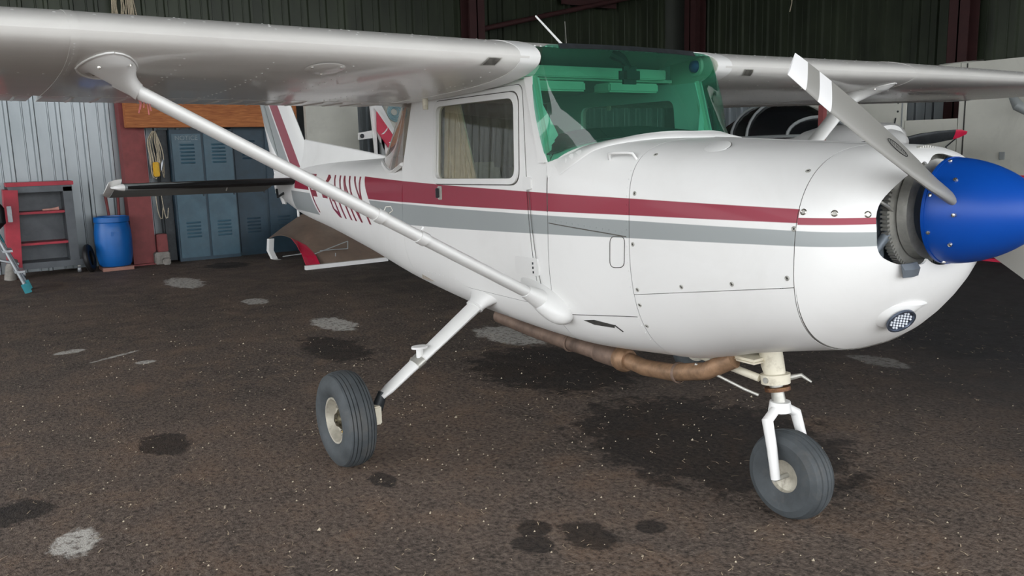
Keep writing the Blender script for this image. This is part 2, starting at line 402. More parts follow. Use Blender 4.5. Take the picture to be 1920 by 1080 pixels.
# ---- fuselage form (x forward, starboard = -y) ----
ST=[ # x, half width, z of widest line, bottom, top, top exponent, bottom exponent
(-.25,.425,1.10,.80,1.43,2.4,2.5),
(-.48,.442,1.10,.755,1.450,2.8,2.6),
(-.85,.468,1.14,.672,1.470,3.3,2.65),
(-1.2,.484,1.18,.585,1.489,3.7,2.7),
(-1.68,.517,1.16,.568,1.51,5.2,3.5),
(-2.3,.52,1.13,.592,1.52,5.0,3.6),
(-3.15,.478,1.12,.648,1.475,3.6,3.2),
(-4.2,.36,1.13,.752,1.43,2.6,2.6),
(-5.2,.235,1.15,.850,1.40,2.2,2.3),
(-6.0,.135,1.17,.925,1.365,2.0,2.2),
(-6.55,.065,1.19,1.02,1.34,2.0,2.0),
(-6.85,.03,1.21,1.10,1.31,2.0,2.0)]
def sect(x):
    n=len(ST)
    x=min(max(x,ST[-1][0]),ST[0][0])
    for i in range(n-1):
        if ST[i+1][0]<=x<=ST[i][0]: break
    def tan(i,k):
        if i<=0: return (ST[1][k]-ST[0][k])/(ST[1][0]-ST[0][0])
        if i>=n-1: return (ST[-1][k]-ST[-2][k])/(ST[-1][0]-ST[-2][0])
        a=(ST[i][k]-ST[i-1][k])/(ST[i][0]-ST[i-1][0]); b=(ST[i+1][k]-ST[i][k])/(ST[i+1][0]-ST[i][0])
        return 0 if a*b<=0 else 2*a*b/(a+b)
    h=ST[i+1][0]-ST[i][0]; t=(x-ST[i][0])/h; out=[]
    for k in range(1,7):
        p0,p1,m0,m1=ST[i][k],ST[i+1][k],tan(i,k)*h,tan(i+1,k)*h
        out.append((2*t**3-3*t*t+1)*p0+(t**3-2*t*t+t)*m0+(-2*t**3+3*t*t)*p1+(t**3-t*t)*m1)
    return out
def side_y(x,z):
    """half width of the skin at station x and height z"""
    w,zw,zb,zt,nt,nb=sect(x)
    if z<zw:
        t=min(1,(zw-z)/(zw-zb)); return w*max(0,1-t**nb)**(1/nb)
    if -3.2<x<-1.60:
        k=min(1,max(0,(-1.60-x)/.1)) if x>-1.7 else 1
        a=w-.045*(z-zw)
        t=min(1,(z-zw)/(zt-zw)); b=w*max(0,1-t**nt)**(1/nt)
        return a*k+b*(1-k)
    t=min(1,(z-zw)/(zt-zw)); return w*max(0,1-t**nt)**(1/nt)
# ================================================================== AIRCRAFT
AC = thing('light_aircraft', (-2.0, 0, 0), 'white high-wing aeroplane with red and grey stripes and blue spinner, nearest the camera', 'aeroplane')
def deck_z(x, y):
    w_, zw, zb, zt, nt_, nb = sect(x); t = min(1, abs(y)/w_)
    return zw+(zt-zw)*max(0, 1-t**nt_)**(1/nt_)
def ring(x, n=26, top=None, sec=None):
    """one cross-section, starting at the top centre and going down the starboard side"""
    w_, zw, zb, zt, nt_, nb = sec or sect(x); h = []
    for k in range(n+1):               # bottom centre -> widest
        a = math.pi/2*(1-k/n); h.append((w_*math.cos(a)**(2/nb) if k else 0, zw-(zw-zb)*math.sin(a)**(2/nb)))
    if top is None:
        for k in range(1, n+1):
            a = math.pi/2*k/n; h.append((w_*math.cos(a)**(2/nt_) if k < n else 0, zw+(zt-zw)*math.sin(a)**(2/nt_)))
    else:
        for k in range(1, n+1): z = zw+(top-zw)*k/n; h.append((side_y(x, z), z))
    return h
def loft(xs, top=None, n=26, fwd=None):
    m = M(); rings = []
    for x in xs:
        h = ring(x, n, top, fwd(x) if fwd else None)
        if top is None: rg = [Vector((x, -y, z)) for y, z in h]+[Vector((x, y, z)) for y, z in h[-2:0:-1]]
        else: rg = [Vector((x, y, z)) for y, z in h[::-1]]+[Vector((x, -y, z)) for y, z in h[1:]]
        rings.append(rg)
    return m.rings(rings, False, top is None)
def span(a, b, st): k = max(1, int(abs(b-a)/st)); return [a+(b-a)*i/k for i in range(k+1)]
def bisect(o, co_, no, flip=False):
    bm = bmesh.new(); bm.from_mesh(o.data); c = Vector(co_)-wloc(o)
    bmesh.ops.bisect_plane(bm, geom=bm.verts[:]+bm.edges[:]+bm.faces[:], plane_co=c, plane_no=no, clear_outer=not flip, clear_inner=flip)
    bm.to_mesh(o.data); bm.free()
def skin(s=-1, base=0.):
    return lambda u, v, off: Vector((u, s*(side_y(u, v)+base+off), v))
# ---- nose bowl
NB = [(-.478, .442, 1.10, .757, 1.450), (-.43, .433, 1.11, .787, 1.449), (-.385, .415, 1.12, .828, 1.446), (-.345, .390, 1.13, .872, 1.441), (-.312, .362, 1.14, .915, 1.432), (-.285, .332, 1.155, .956, 1.418), (-.266, .298, 1.17, .992, 1.402), (-.254, .260, 1.185, 1.025, 1.378), (-.247, .215, 1.20, 1.055, 1.35), (-.245, .10, 1.22, 1.15, 1.30)]
m = M(); rings = []
for x, w_, zw, zb, zt in NB:
    h = ring(x, 26, None, (w_, zw, zb, zt, 2.8-max(0, x+.478)*1.6, 2.6-max(0, x+.478)*2.2)); rings.append([Vector((x, -y, z)) for y, z in h]+[Vector((x, y, z)) for y, z in h[-2:0:-1]])
m.rings(rings, False)
nose = m.build('nose_bowl', 'livery', AC, uv=True)
hubcut = M().lathe([(0, -.13), (.176, -.13), (.176, .2), (0, .2)], (-.25, 0, 1.24), (1, 0, 0), 48)
inl = []
for s in (-1, 1):
    pl = rounded([(-.318, 1.12), (-.325, 1.265), (-.245, 1.335), (-.10, 1.40), (-.05, 1.2), (-.10, 1.075), (-.24, 1.085)], [.05, .05, .06, .02, .01, .03, .04], 5)
    inl.append(M().prism([(-.45, y*-s, z) for y, z in pl], (.5, 0, 0)))
cut(nose, [hubcut]+inl, True, .008)
# engine seen through the inlets
eng = M().lathe([(0, -.3), (.10, -.3), (.10, -.02), (.135, 0), (.135, .045), (0, .045)], (-.36, 0, 1.24), (1, 0, 0), 40).build('crankcase', 'bay', AC)
m = M().box((-.50, -.34, .98), (-.485, .34, 1.35)); m.box((-.50, -.30, 1.02), (-.31, .30, 1.04))
for s in (-1, 1):
    m.box((-.48, s*.16-.01, 1.035), (-.36, s*.16+.01, 1.38))
m.build('engine_baffle', 'bay', AC, smooth=False)
m = M(); gt = M()
for k in range(90):
    a = 2*math.pi*k/90; c = Vector((-.335, .196*math.cos(a), 1.24+.196*math.sin(a))); d = Vector((0, math.cos(a), math.sin(a))); t_ = Vector((0, -d.z, d.y))*.0035
    m.add([c+d*q+t_*e+Vector((x, 0, 0)) for x in (-.012, .012) for q in (-.008, .006) for e in (-1, 1)], [(0, 1, 3, 2), (4, 6, 7, 5), (0, 4, 5, 1), (2, 3, 7, 6), (0, 2, 6, 4), (1, 5, 7, 3)])
gear_ring = M().lathe([(.15, .015), (.19, .012), (.19, -.012), (.15, -.015), (.12, .03), (.12, .05), (.16, .05), (.165, .02)], (-.335, 0, 1.24), (1, 0, 0), 60).build('starter_ring', 'steel', AC)
m.build('ring_teeth', 'steel', gear_ring, smooth=False, kind='stuff')
for s in (-1, 1):
    m = M()
    for k in range(9): m.lathe([(.05, 0), (.085, 0), (.085, .004), (.05, .004)], (-.44, s*(.20+.016*k), 1.19), (0, s, 0), 24)
    m.lathe([(0, 0), (.05, 0), (.05, .15), (0, .15)], (-.44, s*.20, 1.19), (0, s, 0), 20)
    m.build('cylinder_fins', 'bay', AC)
M().tube([(-.40, -.30, 1.33), (-.33, -.27, 1.29), (-.31, -.22, 1.26), (-.33, -.16, 1.24)], .006, 8).build('ignition_lead', 'steel', AC)
M().tube([(-.38, -.30, 1.07), (-.35, -.24, 1.10), (-.34, -.17, 1.17)], .016, 10).build('intake_pipe', 'bay', AC)
# ---- cowl panels
pa, pb = Vector((-1.18, 0, .898)), Vector((-.497, 0, 1.007)); dn = (pb-pa).cross(Vector((0, 1, 0))).normalized()
if dn.z < 0: dn = -dn
for nm, flip in (('upper_cowl_panel', True), ('lower_cowl_panel', False)):
    o = loft(span(-1.199, -.481, .05)).build(nm, 'livery', AC, uv=True)
    bisect(o, pa+dn*(.0012 if flip else -.0012), dn, flip)
    cut(o, None, True, .004)
o = loft(span(-1.678, -1.202, .05)).build('forward_fuselage', 'livery', AC, uv=True); cut(o, None, True, .006)
# dark seal seen in the joints
for x, nm in ((-.4795, 'nose_joint'), (-1.2005, 'firewall_joint'), (-1.68, 'door_post_joint')):
    m = M(); h = ring(x)
    rg = [Vector((x, -y, z)) for y, z in h]+[Vector((x, y, z)) for y, z in h[-2:0:-1]]
    cz = Vector((x, 0, 1.15)); f = lambda p, d: cz+(p-cz)*(1-d/(p-cz).length)
    m.rings([[f(p, .010)+Vector((-.006, 0, 0)) for p in rg], [f(p, .0012)+Vector((-.006, 0, 0)) for p in rg], [f(p, .0012)+Vector((.006, 0, 0)) for p in rg], [f(p, .010)+Vector((.006, 0, 0)) for p in rg]], False)
    m.build(nm, 'seam', AC)
# ---- cabin
WIN = [(-2.685, 1.322), (-2.672, 1.690), (-1.936, 1.690), (-1.918, 1.335)]
WINR = rounded(WIN, [.05, .05, .05, .06], 6)
cab = loft(span(-3.15, -1.682, .06), top=1.765).build('cabin_shell', 'livery', AC, uv=True)
c1 = M().prism([(x, -1, z) for x, z in WINR], (0, 2, 0))
c2 = M().prism([(x, -1, z) for x, z in ((-1.683, 1.405), (-1.60, 1.405), (-1.60, 1.85), (-1.812, 1.85))], (0, 2, 0))
c3 = M().prism([(x, -1, z) for x, z in ((-3.135, 1.40), (-3.4, 1.40), (-3.4, 1.85), (-2.965, 1.85))], (0, 2, 0))
cut(cab, [c1, c2, c3], True, .022)
def seamline(pts, name='panel_joint', wd=.004, par=None, s=-1, mat='seam', base=.0006, th=.0008):
    return ribbon(M(), dense(pts), wd, skin(s, base), th).build(name, mat, par or AC)
for s in (-1, 1):
    DO = [(-2.705, 1.735), (-2.69, 1.30), (-2.66, 1.05), (-2.58, .83), (-2.45, .775), (-1.86, .775), (-1.775, .84), (-1.80, 1.02), (-1.838, 1.30), (-1.885, 1.745)]
    m = patch(M(), rounded(DO, [.03, .01, .1, .06, .05, .03, .03, .1, .1, .04], 5), skin(s), .004, [WINR], .07)
    door = m.build('cabin_door', 'livery', AC, uv=True, angle=50)
    e = .026; OUT = rounded([(-2.685-e, 1.322-e), (-2.672-e, 1.690+e), (-1.936+e, 1.690+e), (-1.918+e, 1.335-e)], [.06, .06, .06, .07], 6)
    patch(M(), OUT, skin(s), .013, [rounded(WIN, .05, 6)], .07).build('window_frame', 'white', door, angle=30)
    e = .031; O2 = rounded([(-2.685-e, 1.322-e), (-2.672-e, 1.690+e), (-1.936+e, 1.690+e), (-1.918+e, 1.335-e)], [.06, .06, .06, .07], 6)
    patch(M(), O2, skin(s), .0052, [OUT], .07).build('window_seal', 'seam', door)
    e = .012; IN = rounded([(-2.685-e, 1.322-e), (-2.672-e, 1.690+e), (-1.936+e, 1.690+e), (-1.918+e, 1.335-e)], .05, 6)
    patch(M(), IN, skin(s, -.012), .003, (), .1).build('window_pane', 'smoke', door, label='clear door window')
    # door gap line
    ribbon(M(), dense(rounded(DO, [.03, .01, .1, .06, .05, .03, .03, .1, .1, .04], 5)+[rounded(DO, [.03, .01, .1, .06, .05, .03, .03, .1, .1, .04], 5)[0]]), .005, skin(s), .0012).build('door_gap', 'seam', AC)
    # handle, hinges
    h = M().box((-2.655, s*(side_y(-2.64, 1.25)+.002), 1.215), (-2.612, s*(side_y(-2.64, 1.25)+.010), 1.285)).build('handle_plate', 'steel', door, smooth=False, bevel=.003)
    M().box((-2.648, s*(side_y(-2.64, 1.25)+.010), 1.225), (-2.635, s*(side_y(-2.64, 1.25)+.026), 1.275)).build('door_handle', 'dark', door, smooth=False, bevel=.002)
    patch(M(), rounded([(-1.86, 1.285), (-1.86, 1.345), (-1.80, 1.34), (-1.795, 1.29)], .012), skin(s), .009, (), .1).build('door_hinge', 'white', AC)
    patch(M(), rounded([(-1.93, .905), (-1.93, .985), (-1.755, .99), (-1.75, .91)], .012), skin(s), .007, (), .1).build('door_hinge', 'white', AC)
    m = M()
    for z in (.925, .945, .965): M().tube([(-1.79, s*(side_y(-1.79, z)+.007), z-.005), (-1.79, s*(side_y(-1.79, z)+.007), z+.005)], .004, 8).build('hinge_pin', 'dark', AC)
    # skin joints, hatch, vent slot
    seamline([(-1.672, 1.150), (-1.215, 1.122)], s=s)
    seamline([(-1.60, .757), (-1.215, .800)], s=s, wd=.003)
    seamline([(-1.82, 1.30), (-1.745, .87)], s=s, wd=.003, base=.0045)
    H = rounded([(-1.302, 1.118), (-1.222, 1.123), (-1.232, 1.0), (-1.31, .992)], .028, 5)
    seamline(H+[H[0]], s=s, wd=.003)
    patch(M(), [(-1.52, .742), (-1.46, .752), (-1.36, .742), (-1.37, .728), (-1.47, .728)], skin(s), .003, (), .05).build('cabin_air_slot', 'grime', AC)
    ribbon(M(), dense([(-1.36, .742), (-1.335, .715)], .01), .005, skin(s), .003).build('slot_stain', 'grime', AC)
    # grab handle on the cowl deck
    p = [Vector((-1.345, s*side_y(-1.345, 1.415), 1.415)), Vector((-1.335, s*(side_y(-1.335, 1.43)+.028), 1.438)), Vector((-1.31, s*(side_y(-1.32, 1.43)+.032), 1.440)), Vector((-1.245, s*(side_y(-1.245, 1.43)+.032), 1.440)), Vector((-1.225, s*(side_y(-1.225, 1.43)+.028), 1.437)), Vector((-1.215, s*side_y(-1.215, 1.415), 1.413))]
    M().tube(p, .006, 10).build('grab_handle', 'white', AC)
# ---- tail cone
o = loft(span(-6.86, -3.152, .09)).build('tail_cone', 'livery', AC, uv=True); cut(o, None, True, .004)
M().tube([(-6.86, 0, 1.10), (-6.86, 0, 1.31)], .02, 8).build('stern_post', 'white', AC)
# registration letters
def lt(u, v): return (u-1.16*v, 1.01+v)       # letter coordinates: u along the fuselage, v up
HH, T = .30, .036
def bar(u0, v0, u1, v1, wd=T): return [lt(u0-wd/2, v0), lt(u0+wd/2, v0), lt(u1+wd/2, v1), lt(u1-wd/2, v1)]
GL = {'letter_F': [bar(-5.14, 0, -5.14, HH), [lt(-5.15, HH-.05), lt(-4.93, HH-.05), lt(-4.93, HH), lt(-5.15, HH)], [lt(-5.15, .125), lt(-4.97, .125), lt(-4.97, .175), lt(-5.15, .175)]],
      'hyphen': [[lt(-4.80, .125), lt(-4.65, .125), lt(-4.65, .175), lt(-4.80, .175)]],
      'letter_G': [bar(-4.585, .05, -4.585, HH-.04), bar(-4.47, 0.02, -4.47, .13), [lt(-4.60, .05), lt(-4.565, .06), lt(-4.475, .035), lt(-4.455, 0), lt(-4.51, 0)], [lt(-4.60, HH-.05), lt(-4.565, HH-.06), lt(-4.51, HH-.045), lt(-4.455, HH-.02), lt(-4.50, HH), lt(-4.55, HH)], [lt(-4.53, .11), lt(-4.455, .11), lt(-4.455, .15), lt(-4.53, .15)]],
      'letter_H': [bar(-4.345, 0, -4.345, HH), bar(-4.20, 0, -4.20, HH), [lt(-4.345, .13), lt(-4.20, .13), lt(-4.20, .17), lt(-4.345, .17)]],
      'letter_N': [bar(-4.085, 0, -4.085, HH), bar(-3.945, 0, -3.945, HH), [lt(-3.965, 0), lt(-3.93, 0), lt(-4.065, HH), lt(-4.10, HH)]],
      'letter_Y': [bar(-3.755, 0, -3.755, .14), [lt(-3.77, .13), lt(-3.738, .13), lt(-3.66, HH), lt(-3.695, HH)], [lt(-3.77, .13), lt(-3.738, .13), lt(-3.80, HH), lt(-3.84, HH)]]}
for s in (-1, 1):
    for nm, pols in GL.items():
        m = M()
        for pl in pols: patch(m, pl, skin(s, .0012), .0008, (), .05)
        m.build(nm, 'maroon', AC, angle=60)
# ---- windshield
def base_pts(n=41):
    key = [(-1.683, -.514), (-1.605, -.475), (-1.515, -.41), (-1.405, -.29), (-1.352, -.14), (-1.337, 0)]
    key = key+[(x, -y) for x, y in key[-2::-1]]
    return resample([Vector((x, y, deck_z(x, y)-.012+.036*max(0, min(1, (.42-abs(y))/.20)) if abs(y) < .5 else 1.403)) for x, y in key], n)
def resample(P, n):
    # Catmull-Rom through the key points, evenly by arc length
    Q = []
    for i in range(len(P)-1):
        p0, p1, p2, p3 = P[max(i-1, 0)], P[i], P[i+1], P[min(i+2, len(P)-1)]
        for k in range(12):
            t = k/12; Q.append(.5*((2*p1)+(p2-p0)*t+(2*p0-5*p1+4*p2-p3)*t*t+(3*p1-p0-3*p2+p3)*t**3))
    Q.append(P[-1]); L = [0]
    for a, b in zip(Q, Q[1:]): L.append(L[-1]+(b-a).length)
    out = []; j = 0
    for i in range(n):
        d = L[-1]*i/(n-1)
        while j < len(L)-2 and L[j+1] < d: j += 1
        t = (d-L[j])/max(1e-9, L[j+1]-L[j]); out.append(Q[j].lerp(Q[j+1], min(1, t)))
    return out
BP = base_pts()
key = [(-1.787, -.508, 1.765), (-1.745, -.512, 1.785), (-1.712, -.514, 1.815), (-1.708, -.510, 1.850), (-1.722, -.49, 1.888), (-1.738, -.40, 1.900), (-1.745, -.2, 1.905), (-1.747, 0, 1.907)]
TP = resample([Vector(p) for p in key]+[Vector((x, -y, z)) for x, y, z in key[-2::-1]], 41)
def blend(i):   # glass rows between base and top
    rows = []
    for k in range(9):
        t = k/8; p = BP[i].lerp(TP[i], t); b = .022*math.sin(math.pi*t)
        c = Vector((-1.9, 0, p.z)); d = (p-c); d.z = 0; rows.append(p+d.normalized()*b)
    return rows
m = M(); m.rings([blend(i) for i in range(41)], False, False)
ws = m.build('windshield', 'greenglass', AC, recalc=False, label='green tinted windshield', angle=80)
m = M(); m.rings([[blend(i)[8]+Vector((.005, 0, .004)), blend(i)[8].lerp(blend(i)[7], .38)+Vector((.005, 0, 0)), blend(i)[8].lerp(blend(i)[7], .38)+Vector((-.002, 0, 0)), blend(i)[8]+Vector((-.004, 0, .002))] for i in range(8, 33)], True); m.build('windshield_shade', 'dark', AC, label='strip of painted shade along the top of the windshield')  # added dark strip stands for the shade under the roof's front edge
# base retainer strip
def outw(i, d):
    p = BP[i]; a = BP[max(0, i-1)]; b = BP[min(40, i+1)]; t = (b-a); t.z = 0; t.normalize(); n_ = Vector((t.y, -t.x, 0)); q = p+n_*d
    if abs(p.y) > .49: q = Vector((p.x+.01, p.y+math.copysign(.004, p.y), p.z-d*.9)); return q
    xx = max(-1.67, q.x); lim = .90*sect(xx)[0]
    if abs(q.y) > lim:
        z = deck_z(xx, lim)-(abs(q.y)-lim)*1.2; z = min(z, p.z-d*.45); return Vector((q.x, math.copysign(side_y(xx, z)+.003, q.y), z))
    return Vector((q.x, q.y, deck_z(xx, q.y)+.003))
m = M(); m.rings([[BP[i]+Vector((-.004, 0, -.030)), BP[i]+Vector((-.002, 0, .002)), BP[i].lerp(outw(i, .016), .6)+Vector((0, 0, .006)), outw(i, .062)+Vector((0, 0, .003)), outw(i, .064)-Vector((0, 0, .004))] for i in range(41)], True)
m.build('windshield_strip', 'white', AC, angle=70)
# side edge strips of the windshield (A posts)
for s in (-1, 1):
    m = M(); a = Vector((-1.683, s*.516, 1.405)); b = Vector((-1.787, s*.510, 1.768))
    m.rings([[a.lerp(b, t)+Vector(q) for q in ((.006, s*.004, 0), (-.05, s*.006, 0), (-.05, -s*.004, 0), (.006, -s*.004, 0))] for t in (0, .5, 1)], True)
    m.build('windshield_post', 'white', AC)
    m = M(); m.tube([a+Vector((-.015, -s*.02, 0)), b+Vector((-.015, -s*.02, 0))], .018, 8); m.build('inner_post', 'lining', AC)
# ---- rear window
bk = [(-3.137, -.468), (-3.40, -.415), (-3.75, -.30), (-4.08, -.13), (-4.17, 0)]
RB = resample([Vector((x, y, (deck_z(x, y) if abs(y) < .45 else 1.40)-.003)) for x, y in bk+[(x, -y) for x, y in bk[-2::-1]]], 25)
tk = [(-3.005, -.490, 1.735), (-3.12, -.455, 1.735), (-3.45, -.28, 1.74), (-3.62, 0, 1.742)]
RT = resample([Vector(p) for p in tk]+[Vector((x, -y, z)) for x, y, z in tk[-2::-1]], 25)
m = M(); m.rings([[RB[i].lerp(RT[i], k/6)+Vector((-.015*math.sin(math.pi*k/6), 0, 0)) for k in range(7)] for i in range(25)], False, False)
m.build('rear_window', 'rearglass', AC, recalc=False, label='clear wrap-around rear window', angle=80)
m = M(); m.rings([[RB[i]+Vector((.006, 0, .010)), RB[i]+Vector((-.008, RB[i].y*.02, .008)), RB[i]+Vector((-.022, RB[i].y*.03, -.006)), RB[i]+Vector((0, 0, -.01))] for i in range(25)], True)
m.build('rear_window_strip', 'livery', AC, uv=lambda q: (0, 0))
# ---- cabin interior
gp = [(p.x, p.y) for p in BP]; gp = [(x-.008, y*.985) for x, y in gp]
poly = gp+[(-1.95, .475), (-1.95, -.475)]
def gsurf(x, y, off):
    k = min(1, max(0, (-1.36-x)/.32)); base = deck_z(max(x, -1.66), min(abs(y), .502))+.006
    return Vector((x, y, base*(1-k)+max(base, 1.549-.44*y*y)*k+off))
patch(M(), poly, gsurf, .006, (), .06).build('glare_shield', 'black', AC)
M().box((-1.97, -.45, 1.08), (-1.92, .45, 1.495)).build('instrument_panel', 'black', AC, smooth=False, bevel=.01)
for y in (-.23, .23):
    m = M().tube([(-2.05, y-.15, 1.37), (-2.06, y-.15, 1.27), (-2.05, y-.08, 1.24), (-2.05, y+.08, 1.24), (-2.06, y+.15, 1.27), (-2.05, y+.15, 1.37)], .015, 8); m.tube([(-1.95, y, 1.25), (-2.05, y, 1.25)], .014, 8)
    m.build('control_yoke', 'black', AC)
    m = M().box((-2.62, y-.19, .95), (-2.15, y+.19, 1.06)).build('seat', 'seat', AC, smooth=False, bevel=.03)
    M().box((-2.80, y-.19, 1.04), (-2.70, y+.19, 1.40), Matrix.Rotation(math.radians(-8), 3, 'Y'), (-2.75, y, 1.04)).build('seat_back', 'seat', m, smooth=False, bevel=.035)
m = M(); rings = []
for k in range(49):                       # pleated cloth behind the seats
    y = -.45+.9*k/48; d = .014*math.sin(k*1.7)
    rings.append([(-2.86+d*1.3-.10*t, y*(1-.05*t), .95+.78*t) for t in (0, .25, .5, .75, 1)])
m.rings(rings, False, False).build('cabin_curtain', 'darkcloth', AC, recalc=False)
m = M(); rings = []
for k in range(41):
    x = -2.695+.25*k/40; d = .010*math.sin(k*1.5); rings.append([(x+(.11*(1-t))*k/40-.10*t*k/40, -.455+d+.03*t, 1.28+.42*t) for t in (0, .25, .5, .75, 1)])
m.rings(rings, False, False).build('window_curtain', 'curtain', AC, recalc=False)
M().box((-3.0, -.487, 1.775), (-1.96, .487, 1.79)).build('headliner', 'lining', AC, smooth=False)
M().box((-1.97, -.47, 1.785), (-1.93, .42, 1.835)).build('spar_cover', 'lining', AC, smooth=False, bevel=.006)
for a, b in ((-.42, -.12), (.02, .34)):
    M().box((-2.02, a, 1.72), (-1.90, b, 1.765)).build('sun_visor', 'lining', AC, smooth=False, bevel=.008)
M().box((-1.765, -.060, 1.742), (-1.71, .060, 1.822)).build('rear_view_mirror', 'black', AC, bevel=.022)
M().tube([(-1.74, .01, 1.81), (-1.77, -.01, 1.855), (-1.80, -.05, 1.885)], [.018, .034, .045], 10, sx=.6).build('mirror_mount', 'black', AC)
M().tube([(-2.75, -.30, 1.45), (-2.77, -.30, 1.76)], .028, 8).build('seat_belt', 'black', AC)
M().box((-2.60, .478, 1.40), (-1.6, .484, 1.42)).build('window_ledge', 'lining', AC, smooth=False)
M().box((-1.80, .46, 1.43), (-1.79, .475, 1.47)).build('placard', 'black', AC, smooth=False)
M().box((-3.05, -.42, .74), (-1.75, .42, .77)).build('cabin_floor', 'seat', AC, smooth=False)
# ---- wing
def foil(t):     # thickness / camber of a 12 per cent section
    yt = .6*(.2969*math.sqrt(t)-.126*t-.3516*t*t+.2843*t**3-.1036*t**4)
    yc = .02/.16*(.8*t-t*t) if t < .4 else .02/.36*(.2+.8*t-t*t)
    return yc+yt, yc-yt
def wsec(y):
    a = abs(y); dz = .0075*max(0, a-.5)
    if a <= 2.264: return (-1.690, 1.838+dz, 1.63)
    k = (a-2.264)/(5.08-2.264); return (-1.690-.13*k, 1.838+dz, 1.63-.50*k)
def wpt(y, t, up, off=0):
    x0, z0, c = wsec(y); u_p, l_p = foil(t); z = z0-t*.112*c/1.63+(u_p if up else l_p)*c
    return Vector((x0-t*c, y, z+(off if up else -off)))
TS = [0, .004, .012, .025, .045, .07, .10, .15, .21, .28, .36, .45, .54, .63, .70, .75]
def wring(y, t0=0, t1=.75, off=0):
    ts = [t for t in TS if t0 <= t <= t1]
    if ts[-1] < t1: ts.append(t1)
    return [wpt(y, t, True, off) for t in ts[::-1]]+[wpt(y, t, False, off) for t in ts[1 if t0 == 0 else 0:]]
def wing_piece(y0, y1, name, par, n=6, off=0, mat='wing', t0=0, t1=.75):
    m = M(); m.rings([wring(y0+(y1-y0)*k/n, t0, t1, off) for k in range(n+1)], True); return m.build(name, mat, par, angle=35)
def wsurf_low(s, off0=0):   # (t chordwise fraction*chord -> u = x, v = y) underside
    def f(u, v, off):
        x0, z0, c = wsec(v); t = max(0, min(.999, (x0-u)/c)); p = wpt(v, t, False); dt = .002
        q = wpt(v, min(1, t+dt), False); n_ = Vector((q.z-p.z, 0, -(q.x-p.x))); n_ = n_.normalized(); n_ = n_ if n_.z < 0 or t < .01 else -n_
        return Vector((u, p.y, p.z))+n_*(off+off0)
    return f
def low_n(y, t):
    p = wpt(y, t, False); q = wpt(y, t+.003, False); d = (q-p).normalized(); return p, Vector((-d.z, 0, d.x)) if Vector((-d.z, 0, d.x)).z < 0 else Vector((d.z, 0, -d.x))
def up_n(y, t):
    p = wpt(y, t, True); q = wpt(y, t+.003, True); d = (q-p).normalized(); n_ = Vector((-d.z, 0, d.x)); return p, n_ if n_.z > 0 else -n_
